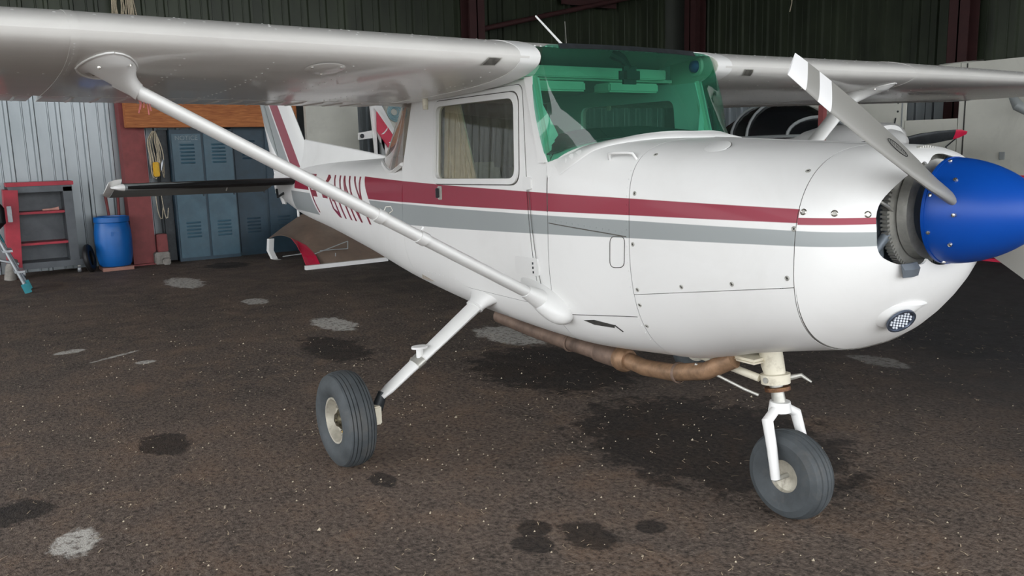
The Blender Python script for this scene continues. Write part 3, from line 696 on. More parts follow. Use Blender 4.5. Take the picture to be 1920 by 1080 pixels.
for s in (-1, 1):
    wing = wing_piece(s*.585, s*2.262, 'inner_wing', AC, 8)
    wo_ = wing_piece(s*2.262, s*5.0, 'outer_wing', AC, 8)
    wing_piece(s*5.0, s*5.07, 'wing_tip', AC, 2, -.004, 'white')
    wing_piece(s*.53, s*.63, 'wing_root_cap', AC, 2, .0022, 'white')
    # lap joint of the inner and outer panels
    m = M(); m.rings([wring(s*y, 0, .75, .0016) for y in (2.235, 2.262)], True); m.build('lap_strip', 'wing', wing, angle=35)
    # flap and aileron with pressed ribs underneath
    for nm, y0, y1 in (('wing_flap', .60, 2.25), ('aileron', 2.29, 4.95)):
        m = M(); n_ = 6; rings = []
        for k in range(n_+1):
            y = s*(y0+(y1-y0)*k/n_); ts = [.762, .80, .86, .92, .97, 1]
            rings.append([wpt(y, t, True) for t in ts[::-1]]+[wpt(y, t, False) for t in ts])
        m.rings(rings, True); fl = m.build(nm, 'wing', AC, angle=35)
        m = M(); yy = y0+.06
        while yy < y1-.05:
            for t in (.78, .985): pass
            a = wpt(s*yy, .79, False); b = wpt(s*yy, .985, False); e = Vector((0, .008, 0))
            m.add([a-e, a+e, b+e, b-e, (a+b)/2+Vector((0, 0, -.006)), a+Vector((-.02, 0, -.005)), b+Vector((.01, 0, -.005))], [(0, 1, 5), (0, 5, 4), (0, 4, 3), (3, 4, 6), (3, 6, 2), (1, 2, 4), (1, 4, 5), (2, 6, 4)])
            yy += .105
        m.build('pressed_rib', 'wing', fl, smooth=False, kind='stuff')
        m = M(); m.rings([[wpt(s*y, .752, False)+Vector((0, 0, .002)), wpt(s*y, .752, False)+Vector((0, 0, .03)), wpt(s*y, .760, False)+Vector((0, 0, .03)), wpt(s*y, .760, False)+Vector((0, 0, .002))] for y in (y0, y1)], True)
        m.build('control_gap', 'grime', fl, smooth=False)
    # rivet rows
    m = M()
    def riv(p, n_, r=.0048): m.lathe([(0, .0016), (r*.7, .0012), (r, 0)], p, n_, 6)
    for y in (.72, 1.02, 1.32, 1.62, 1.92, 2.248, 2.6, 2.95, 3.3, 3.65, 4.0, 4.4):
        for k in range(16):
            t = .06+k*.044
            p, n_ = low_n(s*y, t); riv(p, n_)
            if k % 2 == 0: p, n_ = up_n(s*y, t*.5); riv(p, n_)
    for t in (.245, .70):
        y = .66
        while y < 4.9: p, n_ = low_n(s*y, t); riv(p, n_); y += .075
    y = .64
    while y < 4.9: p, n_ = up_n(s*y, .05); riv(p, n_, .006); y += .11
    for k in range(24): p, n_ = low_n(s*2.25, .02+k*.01); riv(p, n_, .004)
    m.build('rivet', 'chrome' if False else 'white', AC, kind='stuff')
    # leading-edge air vent (rectangular opening near the root) and inspection cover
    p, n_ = low_n(s*.80, .010)
    if s < 0:
        vs = [wpt(-.86, .0045, False, .0012), wpt(-.765, .0045, False, .0012), wpt(-.75, .0, True, .0012)+Vector((.0012, 0, 0)), wpt(-.845, .0, True, .0012)+Vector((.0012, 0, 0))]
    q = [(.735, 1.800), (.805, 1.799), (.785, 1.830), (.718, 1.829)]
    def le_pt(y, z, off):
        best = None
        for k in range(200):
            t = k/200*.09
            for up in (True, False):
                P = wpt(y, t, up)
                if best is None or abs(P.z-z) < abs(best.z-z): best = P
        return best+Vector((off, 0, 0))
    m = M()
    def vgrid(sc, off):
        cy = sum(c[0] for c in q)/4; cz = sum(c[1] for c in q)/4; Q = [(cy+(c[0]-cy)*sc, cz+(c[1]-cz)*sc) for c in q]; rows = []
        for k in range(7):
            t = k/6; a_ = (Q[0][0]*(1-t)+Q[3][0]*t, Q[0][1]*(1-t)+Q[3][1]*t); b_ = (Q[1][0]*(1-t)+Q[2][0]*t, Q[1][1]*(1-t)+Q[2][1]*t)
            rows.append([le_pt(s*c[0], c[1], off)+Vector((0, 0, -off*.6)) for c in (a_, b_)])
        return rows
    m.rings(vgrid(1, .0025), False, False); v_ = m.build('air_vent', 'steel', wing, recalc=False, label='grey rectangular air vent')
    m = M(); m.rings(vgrid(.80, .0040), False, False); m.build('vent_opening', 'seam', v_, recalc=False)
    # round inspection cover
    m = M(); c, n_ = low_n(s*1.415, .085); m.lathe([(0, .0035), (.068, .003), (.075, 0)], c, n_, 32)
    ic = m.build('inspection_cover', 'wing', wing)
    m = M(); a = n_.orthogonal().normalized(); b = n_.cross(a)
    for k in range(3): t = k*2.1+.9; M().lathe([(0, .004), (.006, .003), (.007, 0)], c+n_*.003+(a*math.cos(t)+b*math.sin(t))*.062, n_, 8).build('screw', 'chrome', ic)
    # fuel drain / tie-down
    M().tube([wpt(s*.60, .55, False)+Vector((0, 0, .01)), wpt(s*.60, .55, False)+Vector((0, 0, -.055))], [.016, .013], 12).build('fuel_drain', 'cream', wing)
    # ---- wing strut
    A = Vector((-1.725, s*.515, .805)); B = Vector((-2.03, s*2.10, 1.735)); ax = (B-A).normalized(); ch = Vector((1, 0, 0)); ch = (ch-ax*ch.dot(ax)).normalized(); th = ax.cross(ch)
    prof = [(.056*math.cos(t)-.004, .0255*math.sin(t)*(1 if math.cos(t) > 0 else (1-.25*abs(math.cos(t))))) for t in (2*math.pi*k/24 for k in range(24))]
    def srings(p, q, sc=1., n=2): return [[p.lerp(q, k/n)+ch*(a*sc)+th*(b*sc) for a, b in prof] for k in range(n+1)]
    st_ = M().rings(srings(A, B, .97), True).build('wing_strut', 'white', AC)
    for t0, t1 in ((.325, .345), (.432, .45)):
        M().rings(srings(A.lerp(B, t0), A.lerp(B, t1), 1.12, 1), True).build('strut_band', 'white', st_)
    c = A.lerp(B, .334)+th*(-.028 if (th.z < 0) else .028)+Vector((0, 0, .0))
    up = th if th.z > 0 else -th
    M().tube([A.lerp(B, .437)+up*.028, A.lerp(B, .437)+up*.045, A.lerp(B, .428)+up*.055, A.lerp(B, .42)+up*.045, A.lerp(B, .425)+up*.028], .003, 8).build('tie_ring', 'steel', st_)
    M().tube([A.lerp(B, .345)+up*.022, A.lerp(B, .342)+up*.042], [.006, .010], 8).build('strut_bolt', 'white', st_)
    # upper fairing (flares onto the wing underside)
    m = M(); rings = []
    C0, n0 = low_n(s*2.135, .155)
    for k in range(9):
        t = k/8; base = B.lerp(A, .045)
        e = (1-t)**1.8
        cen = (C0+Vector((0, 0, .012))).lerp(base, t**.85)
        rings.append([])
        for a, b in prof:
            big = Vector((1, 0, 0))*(a*3.5)+Vector((0, s, 0))*(b*3.6); small = ch*(a*1.09)+th*(b*1.13)
            if (Vector((0, s, 0)).dot(th)) < 0: big = Vector((1, 0, 0))*(a*3.5)+Vector((0, -s, 0))*(b*3.6)
            p = cen+big*e+small*(1-e)
            if k == 0:
                x0, z0, cc = wsec(p.y); tt = max(.001, (x0-p.x)/cc); p.z = wpt(p.y, tt, False).z-.001
            rings[-1].append(p)
    m.rings(rings, True); uf = m.build('strut_fairing', 'white', AC)
    # thin lip where the fairing meets the wing
    m = M(); rg = rings[0]; m.tube([p+Vector((0, 0, -.001)) for p in rg]+[rg[0]], .0035, 6, False); m.build('fairing_lip', 'white', uf)
    m = M()
    for k in (2, 8, 15, 21): M().lathe([(0, .003), (.005, .002), (.006, 0)], rings[1][k]+Vector((.002, 0, -.002)), (rings[1][k]-(C0+Vector((0, 0, 0)))).normalized(), 8).build('screw', 'chrome', uf)
    # lower fairing (teardrop on the fuselage)
    m = M(); rings = []
    fc = Vector((-1.745, s*.490, .812)); fd = Vector((.915, -s*.02, -.40)).normalized(); fn = Vector((0, s, 0)); fw = fd.cross(fn).normalized(); fn = fw.cross(fd).normalized(); fn = fn if fn.y*s > 0 else -fn
    for k in range(15):
        u = math.cos(math.pi*(k+.02)/14.04); q = math.sqrt(max(1e-4, 1-u*u)); tp = (1+.25*u)
        rings.append([fc+fd*(u*.185)+fw*(math.cos(t)*.066*q*tp)+fn*(math.sin(t)*.068*q*tp) for t in (2*math.pi*j/24 for j in range(24))])
    m.rings(rings, True)
    lf = m.build('strut_fairing', 'white', AC, angle=70)
    m = M(); j0, j1 = A.lerp(B, .0), A.lerp(B, .055)
    m.rings([[j0.lerp(j1, t)+ch*(a*(1.35-.32*t))+th*(b*(1.9-.8*t)) for a, b in prof] for t in (0, .3, .6, 1)], True); m.build('fairing_neck', 'white', lf)
    # ---- main gear
    L0 = Vector((-2.33, s*.425, .745)); L1 = Vector((-2.36, s*1.025, .315)); la = (L1-L0).normalized(); lc = Vector((1, 0, 0)); lc = (lc-la*lc.dot(la)).normalized(); lt_ = la.cross(lc)
    pr2 = [(math.cos(t), math.sin(t)) for t in (2*math.pi*k/20 for k in range(20))]
    def lr(p, a_, b_): return [p+lc*(a_*c)+lt_*(b_*d) for c, d in pr2]
    leg = M().rings([lr(L0, .062, .026), lr(L0.lerp(L1, .3), .058, .023), lr(L0.lerp(L1, .7), .048, .021), lr(L0.lerp(L1, .93), .042, .020), lr(L1, .030, .016)], True).build('landing_gear_leg', 'white', AC)
    m = M(); rings = []
    for k in range(8):
        t = k/7; e = (1-t)**2.0; cen = Vector((-2.30, s*.43, .762)).lerp(L0.lerp(L1, .13), t)
        rings.append([cen+lc*(c*(.068+.175*e))+(lt_*(d*(.030+.018*e)))*(1-e*.6)+Vector((0, s*d*.03*e, 0)) for c, d in pr2])
    m.rings(rings, True).build('leg_fairing', 'white', leg)
    M().rings([lr(L0.lerp(L1, .12), .071, .033), lr(L0.lerp(L1, .135), .071, .033)], True).build('fairing_collar', 'white', leg)
    sp_ = L0.lerp(L1, .66)+Vector((.015, 0, .028)); m = M()
    m.tube([sp_+Vector((0, 0, -.012)), sp_+Vector((0, 0, .035))], .018, 10)
    m.rings([[sp_+Vector((.050*c*.62, .050*d*.85, .035+h)) for c, d in pr2] for h in (0, .010)], True); m.build('entry_step', 'white', leg)
    M().rings([lr(L0.lerp(L1, .64), .056, .026), lr(L0.lerp(L1, .70), .053, .025)], True).build('step_clamp', 'steel', leg)
    M().tube([L1+Vector((0, -s*.01, .02)), L1+Vector((0, s*.02, -.05)), Vector((-2.40, s*1.10, .232))], [.022, .03, .028], 10).build('axle_bracket', 'dark', leg)
    # wheel
    W = Vector((-2.405, s*1.192, .2285)); R_ = .2285
    prof_t = [(.108, .052), (.118, .060), (.132, .071), (.155, .080), (.183, .078), (.203, .068), (.214, .060)]
    outer = []
    gr_ = [.050, .038, .022, .0]
    hh = [.060, .052, .0495, .047, .036, .0335, .031, .018, .0155, .013]
    rad = [.2145, .2185, .2125, .2205, .2245, .2175, .2255, .2275, .2205, .2280]
    half = [(r_a, h_a) for r_a, h_a in zip(rad, hh)]
    profl = prof_t[:-1]+half+[(r_a, -h_a) for r_a, h_a in half[::-1]]+[(r_a, -h_a) for r_a, h_a in prof_t[:-1][::-1]]
    ty = M().lathe(profl, W, (0, s, 0), 64).build('main_tyre', 'rubber', AC, angle=28, label='ribbed grey main tyre')
    m = M().lathe([(.112, .050), (.110, .058), (.102, .057), (.094, .040), (.084, .016), (.050, .010), (0, .010)], W, (0, s, 0), 48)
    m.lathe([(.110, -.05), (.06, -.03), (0, -.03)], W, (0, s, 0), 32)
    hb = m.build('wheel_hub', 'hub', ty)
    M().lathe([(.052, .010), (.050, .026), (.036, .036), (.030, .046), (.014, .048), (.012, .054), (0, .054)], W, (0, s, 0), 24).build('wheel_bearing', 'hubdark', ty)
    m = M()
    for k in range(6): a = k*math.pi/3+.3; M().lathe([(0, .012), (.007, .011), (.008, 0)], W+Vector((.068*math.cos(a), s*.012, .068*math.sin(a))), (0, s, 0), 6).build('wheel_bolt', 'chrome', ty)
    M().tube([W+Vector((.052, s*.025, -.045)), W+Vector((.052, s*.040, -.045))], .007, 8).build('valve_cap', 'yellow', ty)
    M().lathe([(.03, -.085), (.078, -.085), (.078, -.080), (.03, -.080)], W, (0, s, 0), 32).build('brake_disc', 'steel', AC)
    bx_ = M().box((W.x+.040, W.y-s*.125-.02, W.z-.035), (W.x+.095, W.y-s*.125+.02, W.z+.055)).build('brake_caliper', 'cream', AC, smooth=False, bevel=.006)
# fuselage centre section above the cabin
m = M(); rings = []
for k in range(7):
    y = -.53+1.06*k/6; ts = [.032, .05, .07, .10, .15, .21, .28, .36, .45, .54, .63, .75, .88, .97]
    rings.append([wpt(.5, t, True)*1 for t in ts])
    for p in rings[-1]: p.y = y
    rings[-1] += [Vector((-3.64+.55*abs(y), y, 1.752)), Vector((-3.62+.55*abs(y), y, 1.735)), Vector((-3.0, y, 1.735)), Vector((-2.6, y, 1.80)), Vector((-1.95, y, 1.875)), Vector((-1.765, y, 1.893))]
m.rings(rings, True).build('cabin_roof', 'wing', AC, angle=35)
m = M(); y = -.52
while y < .52: p = wpt(.5, .036, True); m.lathe([(0, .005), (.005, .003), (.006, 0)], (p.x+.004, y, p.z-.002), (.3, 0, 1), 6); y += .030
m.build('rivet', 'white', AC, kind='stuff')
# vent balls on the root ribs
for s in (-1, 1):
    o = M().lathe([(.052, 0), (.048, .012), (.036, .014), (.034, .006)], (-1.835, s*.527, 1.847), (0, -s, 0), 28).build('vent_ring', 'lining', AC)
    M().lathe([(.030, 0), (.028, .018), (.016, .030), (0, .032)], (-1.835, s*.526, 1.847), (0, -s, 0), 24).build('cabin_air_vent', 'blue', AC)
    # inside cheek of the wing root, visible through the glass
    m = M(); m.rings([[wpt(s*yy, t, up) for t, up in [(.20, True), (.12, True), (.06, True), (.02, True), (.004, True), (0, True), (.006, False), (.02, False), (.05, False), (.1, False), (.2, False)]] for yy in (.528, .532)], True); m.build('root_rib', 'lining', AC)
# belly antenna, antennas on the roof
m = M(); c = Vector((-3.50, -.10, .690)); m.rings([[c+Vector((.14*math.cos(t)*k_, .05*math.sin(t)*k_, h_)) for t in (2*math.pi*q/20 for q in range(20))] for k_, h_ in ((1.05, .03), (1, 0), (.9, -.03), (.6, -.052), (.15, -.06))], True)
m.build('belly_antenna', plain('antenna_cream', 'd8cfae', .5, 0, .05), AC)
M().tube([(-2.20, -.01, 1.955), (-2.30, -.115, 2.115)], [.006, .0045], 8).build('roof_antenna', 'white', AC)
M().tube([(-2.20, 0, 1.955), (-2.42, .16, 2.12)], .0022, 6).build('wire_antenna', 'steel', AC)
M().lathe([(.03, 0), (.022, .012), (0, .016)], (-2.2, 0, 1.948), (0, 0, 1), 16).build('antenna_base', 'black', AC)
# ---- tail surfaces
def slab(m, le, te, z, th, n=9):
    """symmetric streamlined section ring between leading-edge x and trailing-edge x"""
    out = []
    for k in range(2*n):
        t = k/n if k <= n else (2*n-k)/n
        tt = (1-math.cos(math.pi*t))/2; h = th*5*.2*(.2969*math.sqrt(tt)-.126*tt-.3516*tt*tt+.2843*tt**3-.1015*tt**4)/.1*.5
        out.append((le+(te-le)*tt, h if k <= n else -h))
    return out
FZ = [1.30, 1.45, 1.6, 1.75, 1.9, 2.1, 2.3, 2.48]
def fle(z): return -5.75-(z-1.30)*.90 if z < 1.5 else -5.93-(z-1.5)*.92
def fhinge(z): return -6.66-(z-1.3)*.62
def fte(z): return -6.93-(z-1.3)*.42
m = M(); m.rings([[Vector((x, h, z)) for x, h in slab(m, fle(z), fhinge(z), z, .06)] for z in FZ], True); m.build('fin', 'fin', AC, uv=True)
m = M(); RZ = [1.00, 1.08, 1.2]+FZ
def rte(z): return -6.93-(z-1.3)*.42 if z > 1.2 else -6.66-.27*math.sqrt(max(0, 1-((1.2-z)/.2)**2))*.9
m.rings([[Vector((x, h, z)) for x, h in slab(m, min(-6.62, fhinge(max(z, 1.3))-.012), rte(z), z, .045)] for z in RZ], True); m.build('rudder', 'fin', AC, uv=True)
# dorsal fillet
m = M(); rings = []
for k in range(15):
    x = -4.25-(5.99-4.25)*k/14; top = 1.432+(1.60-1.432)*(k/14)**.95; w0 = .012+.03*k/14; zb_ = deck_z(x, 0)-.03
    rings.append([Vector((x, -w0-.03*k/14, zb_)), Vector((x, -w0*.6, zb_+(top-zb_)*.5)), Vector((x, -.008, top-.006)), Vector((x, 0, top)), Vector((x, .008, top-.006)), Vector((x, w0*.6, zb_+(top-zb_)*.5)), Vector((x, w0+.03*k/14, zb_))])
m.rings(rings, True).build('dorsal_fillet', 'white', AC)
for s in (-1, 1):
    m = M(); rings = []
    for k in range(7):
        y = s*(.06+(1.46-.06)*k/6); le = -5.93-.30*(k/6); rings.append([Vector((x, y, 1.235+h)) for x, h in slab(m, le, -6.52, 0, .060)])
    m.rings(rings, True); hs = m.build('tailplane', 'greypaint', AC)
    m = M(); m.rings([[Vector((x, y, 1.235+h*1.06)) for x, h in slab(m, le+.004, le-.50, 0, .060)][0:5]+[Vector((x, y, 1.235+h*1.06)) for x, h in slab(m, le+.004, le-.50, 0, .060)][-4:] for y, le in ((s*.10, -5.938), (s*.77, -6.08), (s*1.44, -6.225))], True)
    m.build('deicer_strip', 'boot', hs, label='black leading-edge strip')
    m = M(); m.rings([[Vector((x, s*y, 1.235+h)) for x, h in slab(m, a, b, 0, t_)] for y, a, b, t_ in ((1.46, -6.23, -6.56, .060), (1.50, -6.25, -6.5, .045), (1.54, -6.32, -6.46, .015))], True); m.build('tailplane_tip', 'white', hs)
    R = Matrix.Rotation(math.radians(-16), 3, 'Y'); hg = Vector((-6.53, 0, 1.235))
    m = M(); rings = []
    for k in range(5):
        y = s*(.12+(1.50-.12)*k/4); te = -6.95+.05*(k/4); rings.append([Vector((0, y, 0))+hg+R @ Vector((x+6.53, 0, h)) for x, h in slab(m, -6.50, te, 0, .04)])
    m.rings(rings, True); el = m.build('elevator', 'greypaint', AC)
    m = M(); m.rings([[Vector((0, s*y, 0))+hg+R @ Vector((x+6.53, 0, h)) for x, h in slab(m, a, b, 0, t_)] for y, a, b, t_ in ((1.47, -6.28, -6.90, .04), (1.52, -6.30, -6.88, .035), (1.56, -6.36, -6.8, .012))], True); m.build('elevator_horn', 'white', el)
M().tube([(-6.55, -.55, 1.21), (-6.58, -.56, 1.16)], .008, 6).build('trim_link', 'steel', AC)
M().tube([(-6.45, -.07, 1.12), (-6.55, -.10, 1.08), (-6.60, -.09, 1.15)], .012, 6).build('tail_hook', 'dark', AC)
M().tube([(-6.30, 0, .97), (-6.30, 0, .90)], .012, 8).build('tie_down_ring', 'white', AC)
# ---- propeller and spinner
PC = Vector((-.16, 0, 1.238))
spn = [(0.0, .21)]
for k in range(1, 25):
    t = k/24; spn.append((.166*(1-(1-t)**1.75)**.62, .21-.275*t))
spn += [(.166, -.075)]
spinner = M().lathe(spn, PC, (1, 0, 0), 64).build('spinner', 'blue', AC, angle=60)
M().lathe([(.166, -.066), (.1685, -.066), (.1685, -.076), (.10, -.076), (0, -.076)], PC, (1, 0, 0), 64).build('spinner_backplate', 'blue', AC)
phi = math.radians(25.5)
def blade_rings(sg):
    d = Vector((0, -math.cos(phi), math.sin(phi)))*sg; tan_ = Vector((0, -math.sin(phi), -math.cos(phi)))*sg    # direction of travel (leading side)
    out = []
    for r, c, th, pit in ((.060, .120, .040, 56), (.12, .122, .034, 50), (.19, .126, .029, 42), (.28, .136, .023, 35), (.38, .146, .018, 29), (.50, .152, .014, 24), (.63, .148, .011, 20), (.76, .136, .009, 17), (.86, .122, .008, 15), (.925, .112, .007, 14.5), (.962, .104, .005, 14)):
        c *= .70*(1.22 if r < .3 else 1.08 if r < .4 else 1)
        p = math.radians(pit); cd_ = (tan_*math.cos(p)+Vector((1, 0, 0))*math.sin(p)); nn = d.cross(cd_).normalized(); ring_ = []
        for x, h in slab(None, .5, -.5, 0, 1.):
            skew = -.035 if r > .86 else 0
            ring_.append(PC+Vector((-.02, 0, 0))+d*(r+(x*.020 if r > .94 else 0))+cd_*(x*c)+nn*(h*th))
        out.append(ring_)
    return out, d
for sg in (1, -1):
    rg, d = blade_rings(sg); m = M().rings(rg, True)
    dd = d.copy()
    bl = m.build('propeller_blade', 'blade', AC, uv=lambda q, dd=dd: ((q-PC).dot(dd), 0), angle=50)
    # blade aperture edge in the spinner
    e = M(); rr = rg[0]
    if sg == 1: BR = rg
m = M()
for a, h, r in ((20, -.055, .166), (65, -.055, .166), (110, -.055, .166), (250, -.055, .166), (290, -.055, .166), (335, -.055, .166), (200, -.055, .166), (160, -.055, .166), (180, .02, .158), (140, -.0, .160), (215, -.0, .160), (45, .0, .16), (320, .0, .16)):
    t = math.radians(a); dv = Vector((0, math.cos(t), math.sin(t))); M().lathe([(0, .006), (.006, .004), (.007, -.004)], PC+Vector((h, 0, 0))+dv*(r-.001), dv, 8).build('spinner_screw', 'chrome', spinner)
# printed oval maker's mark on the blade
rg = BR; dblade = Vector((0, -math.cos(phi), math.sin(phi)))
p = math.radians(25.5); tan_ = Vector((0, -math.sin(phi), -math.cos(phi))); cdv = (tan_*math.cos(p)+Vector((1, 0, 0))*math.sin(p)); nn = dblade.cross(cdv).normalized(); nn = nn if nn.x > 0 else -nn
cen = PC+Vector((-.02, 0, 0))+dblade*.455+nn*.0092+cdv*-.004
m = M()
ov = [cen+dblade*(.055*math.cos(t))+cdv*(-.012*math.sin(t)) for t in (2*math.pi*k/28 for k in range(29))]
m.tube(ov, .0011, 4, False)
for k in range(9):
    u0 = -.042+k*.0102
    m.add([cen+dblade*(u0+a)+cdv*b+nn*.0008 for a, b in ((0, -.006), (.0028, -.006), (.0028, .006), (0, .006))], [(0, 1, 2, 3)])
    if k % 2 == 0: m.add([cen+dblade*(u0+a)+cdv*b+nn*.0008 for a, b in ((.0028, -.001), (.0065, -.001), (.0065, .0015), (.0028, .0015))], [(0, 1, 2, 3)])
m.build('printed_mark', 'black', AC, smooth=False, recalc=False)
# ---- landing lamp in the chin, rubber lip, fasteners
lc_ = Vector((-.318, -.118, .896)); ln = Vector((.80, -.30, -.58)).normalized()
a_ = Vector((0, 1, 0)); a_ = (a_-ln*a_.dot(ln)).normalized(); b_ = ln.cross(a_)
m = M(); m.rings([[lc_+(a_*(math.cos(t)*q*(1.5 if math.cos(t) > 0 else .95))+b_*(.50*q*math.sin(t)*(1+.10*math.cos(t))))+ln*(hq-(.075*q/.12*max(0, math.cos(t))**2)) for t in (2*math.pi*k/40 for k in range(40))] for q, hq in ((.118, -.026), (.108, -.002), (.096, .001), (.045, .008))], False)
lh = m.build('lamp_housing', 'white', AC)
m = M().lathe([(.048, .012), (.048, .020), (.042, .020), (.040, .014), (0, .014)], lc_, ln, 36); lens_ = m.build('landing_lamp', 'lens', AC)
m = M()
for i in range(-3, 4):
    for j in range(-3, 4):
        u, v = (i+.5*(j % 2))*.0125, j*.0108
        if math.hypot(u, v) < .037: m.lathe([(0, .005), (.0028, .004), (.0040, 0)], lc_+ln*.014+a_*u+b_*v, ln, 6)
m.build('lamp_cell', 'led', lens_, kind='stuff')
m = M(); pts = []
for k in range(6):
    y = -.235+.085*k/5; pts.append([Vector((-.238-.01*abs(k-2.5)/2.5, y, 1.088)), Vector((-.228-.01*abs(k-2.5)/2.5, y+.004, 1.07)), Vector((-.236-.01*abs(k-2.5)/2.5, y+.008, 1.045)), Vector((-.245, y+.008, 1.045)), Vector((-.25, y, 1.088))])
m.rings(pts, True).build('rubber_lip', 'greytape', AC)
def fasten(lst, r, nm, mat='steel', mat2='grime', s=-1):
    for x, z in lst:
        y = side_y(x, z); e = .004; n_ = Vector((-(side_y(x+e, z)-side_y(x-e, z))/(2*e), 1, -(side_y(x, z+e)-side_y(x, z-e))/(2*e))).normalized(); n_ = Vector((n_.x, s*n_.y, n_.z))
        c = Vector((x, s*y, z)); o = M().lathe([(r, 0), (r, .0015), (r*.72, .003), (r*.55, .0015), (0, .0015)], c, n_, 16).build(nm, mat, AC)
        M().lathe([(r*.5, .0014), (r*.3, .0028), (0, .0028)], c, n_, 8).build('slot', mat2, o)
for s in (-1, 1):
    fasten([(-1.173, 1.288), (-1.181, 1.095), (-1.177, .918), (-1.182, .855), (-1.186, .765), (-.948, .957), (-.719, .994), (-.503, 1.038), (-.486, 1.196), (-.505, 1.372), (-1.143, 1.43)], .0085, 'cowl_fastener', s=s)
    for (x, z) in ((-.463, 1.249), (-.374, 1.247), (-.300, 1.244)):
        t = max(0, (abs(-.478-x))/.233); yy = [q for q in NB]
        for q0, q1 in zip(NB, NB[1:]):
            if q1[0] >= x >= q0[0]:
                kk = (x-q0[0])/(q1[0]-q0[0]); w_ = q0[1]+(q1[1]-q0[1])*kk; zw = q0[2]+(q1[2]-q0[2])*kk; zt = q0[4]+(q1[4]-q0[4])*kk
                en = 2.8-max(0, x+.478)*1.6; y = w_*(1-((z-zw)/(zt-zw))**en)**(1/en); sl = -(q1[1]-q0[1])/(q1[0]-q0[0]); n_ = Vector((sl, s, .35)).normalized()
                o = M().lathe([(.0105, 0), (.0105, .0015), (.0075, .004), (.0055, .002), (0, .002)], (x, s*y, z), n_, 20).build('nose_screw', 'chrome', AC)
    m = M()
    for z in [.70+.032*k for k in range(22)]:
        for x in (-1.214,): m.lathe([(0, .0014), (.003, .001), (.0036, 0)], (x, s*side_y(x, z), z), (0, s, 0), 6)
    for x in [-1.66+.035*k for k in range(13)]: m.lathe([(0, .0014), (.003, .001), (.0036, 0)], (x, s*side_y(x, 1.13-.06*(x+1.66)), 1.163-.06*(x+1.66)), (0, s, 0), 6)
    for x in [-3.1+.05*k for k in range(26)]: m.lathe([(0, .0014), (.003, .001), (.0036, 0)], (x, s*side_y(x, .80), .80), (0, s, -.3), 6)
    for x in [-4.15+.04*k for k in range(24)]: m.lathe([(0, .0016), (.0034, .001), (.004, 0)], (x, s*side_y(x, 1.385), 1.385), (0, s, 1), 6)
    m.build('rivet', 'livery', AC, kind='stuff', uv=True)
# round cap and hinge line on top of the cowl
m = M()
c = Vector((-.93, -.30, deck_z(-.93, -.30))); n_ = Vector((.1, -.45, 1)).normalized(); m.lathe([(.048, .0), (.048, .003), (.045, .004), (0, .004)], c, n_, 32)
oc = m.build('oil_door', 'white', AC); M().lathe([(.0505, 0), (.0505, .0012), (.047, .0014)], c, n_, 32).build('door_edge', 'seam', oc)
m = M()
for y in (-.03,): m.rings([[Vector((x, y-.012, deck_z(x, y)+.001)), Vector((x, y, deck_z(x, y)+.005)), Vector((x, y+.012, deck_z(x, y)+.001))] for x in span(-1.19, -.50, .06)], True)
m.build('cowl_hinge', 'white', AC)
# ---- exhaust under the belly
e1 = M().tube([(-2.66, -.15, .545), (-2.37, -.145, .520), (-2.05, -.14, .505), (-1.78, -.14, .500)], .040, 18).build('exhaust_pipe', 'exhaust', AC)
M().tube([(-1.80, -.14, .500), (-1.60, -.14, .498)], [.047, .049], 20).build('muffler_can', 'exhaust', AC)
M().lathe([(.0, -.0), (.052, .0), (.058, .02), (.058, .05), (.048, .07), (0, .072)], (-1.655, -.14, .500), (1, 0, 0), 24).build('exhaust_joint', 'exhaustbig', AC)
M().tube([(-1.60, -.14, .502), (-1.53, -.14, .494), (-1.48, -.145, .491), (-1.30, -.15, .508), (-1.12, -.14, .55), (-1.0, -.11, .62)], .037, 18).build('exhaust_elbow', 'exhaustbig', AC)
for x, z in ((-2.02, .504), (-1.80, .500), (-1.27, .512)): M().lathe([(.041, -.008), (.046, -.006), (.046, .006), (.041, .008)], (x, -.142, z), (1, 0, .05), 20).build('exhaust_clamp', 'exhaust', AC)
# ---- nose gear
M().box((-1.22, -.11, .612), (-.90, .08, .632)).build('cowl_lip', 'cream', AC, smooth=False, bevel=.01)
M().tube([(-.93, 0, .72), (-.90, 0, .60), (-.885, 0, .555)], [.045, .045, .040], 18).build('nose_gear_cylinder', 'cream', AC)
ng = M().lathe([(.042, -.02), (.056, -.02), (.058, .018), (.042, .02)], (-.885, 0, .548), (-.12, 0, 1), 24).build('nose_gear_collar', 'cream', AC)
M().tube([(-.885, -.062, .548), (-.885, -.052, .548)], .012, 10).build('collar_bolt', 'steel', ng)
M().tube([(-1.22, -.10, .60), (-.93, -.04, .545)], .016, 10).build('drag_strut', 'cream', AC)
M().tube([(-1.16, -.16, .575), (-.95, -.10, .505), (-.90, -.08, .49)], .006, 8).build('steering_rod', 'steel', AC)
M().tube([(-.85, .03, .55), (-.81, .06, .565), (-.77, .07, .545)], [.012, .009, .004], 8).build('grease_fitting', 'steel', AC)
M().tube([(-.885, 0, .535), (-.86, 0, .44)], .026, 16).build('oleo_piston', 'steel', AC)
M().tube([(-.875, 0, .515), (-.872, 0, .50)], .05, 16).build('scissor_clamp', plain('rusty_clamp', '6b4a35', .6, .4, .4, 40, dirt='c9a341', dirt_amt=.6), AC)
M().tube([(-.86, 0, .46), (-.86, 0, .42)], [.04, .045], 16).build('fork_crown', 'white', AC)
m = M()
for s in (-1, 1): m.tube([(-.86, s*.02, .435), (-.85, s*.085, .40), (-.82, s*.092, .30), (-.80, s*.090, .178)], [.02, .022, .02, .018], 10)
m.build('nose_fork', 'white', AC)
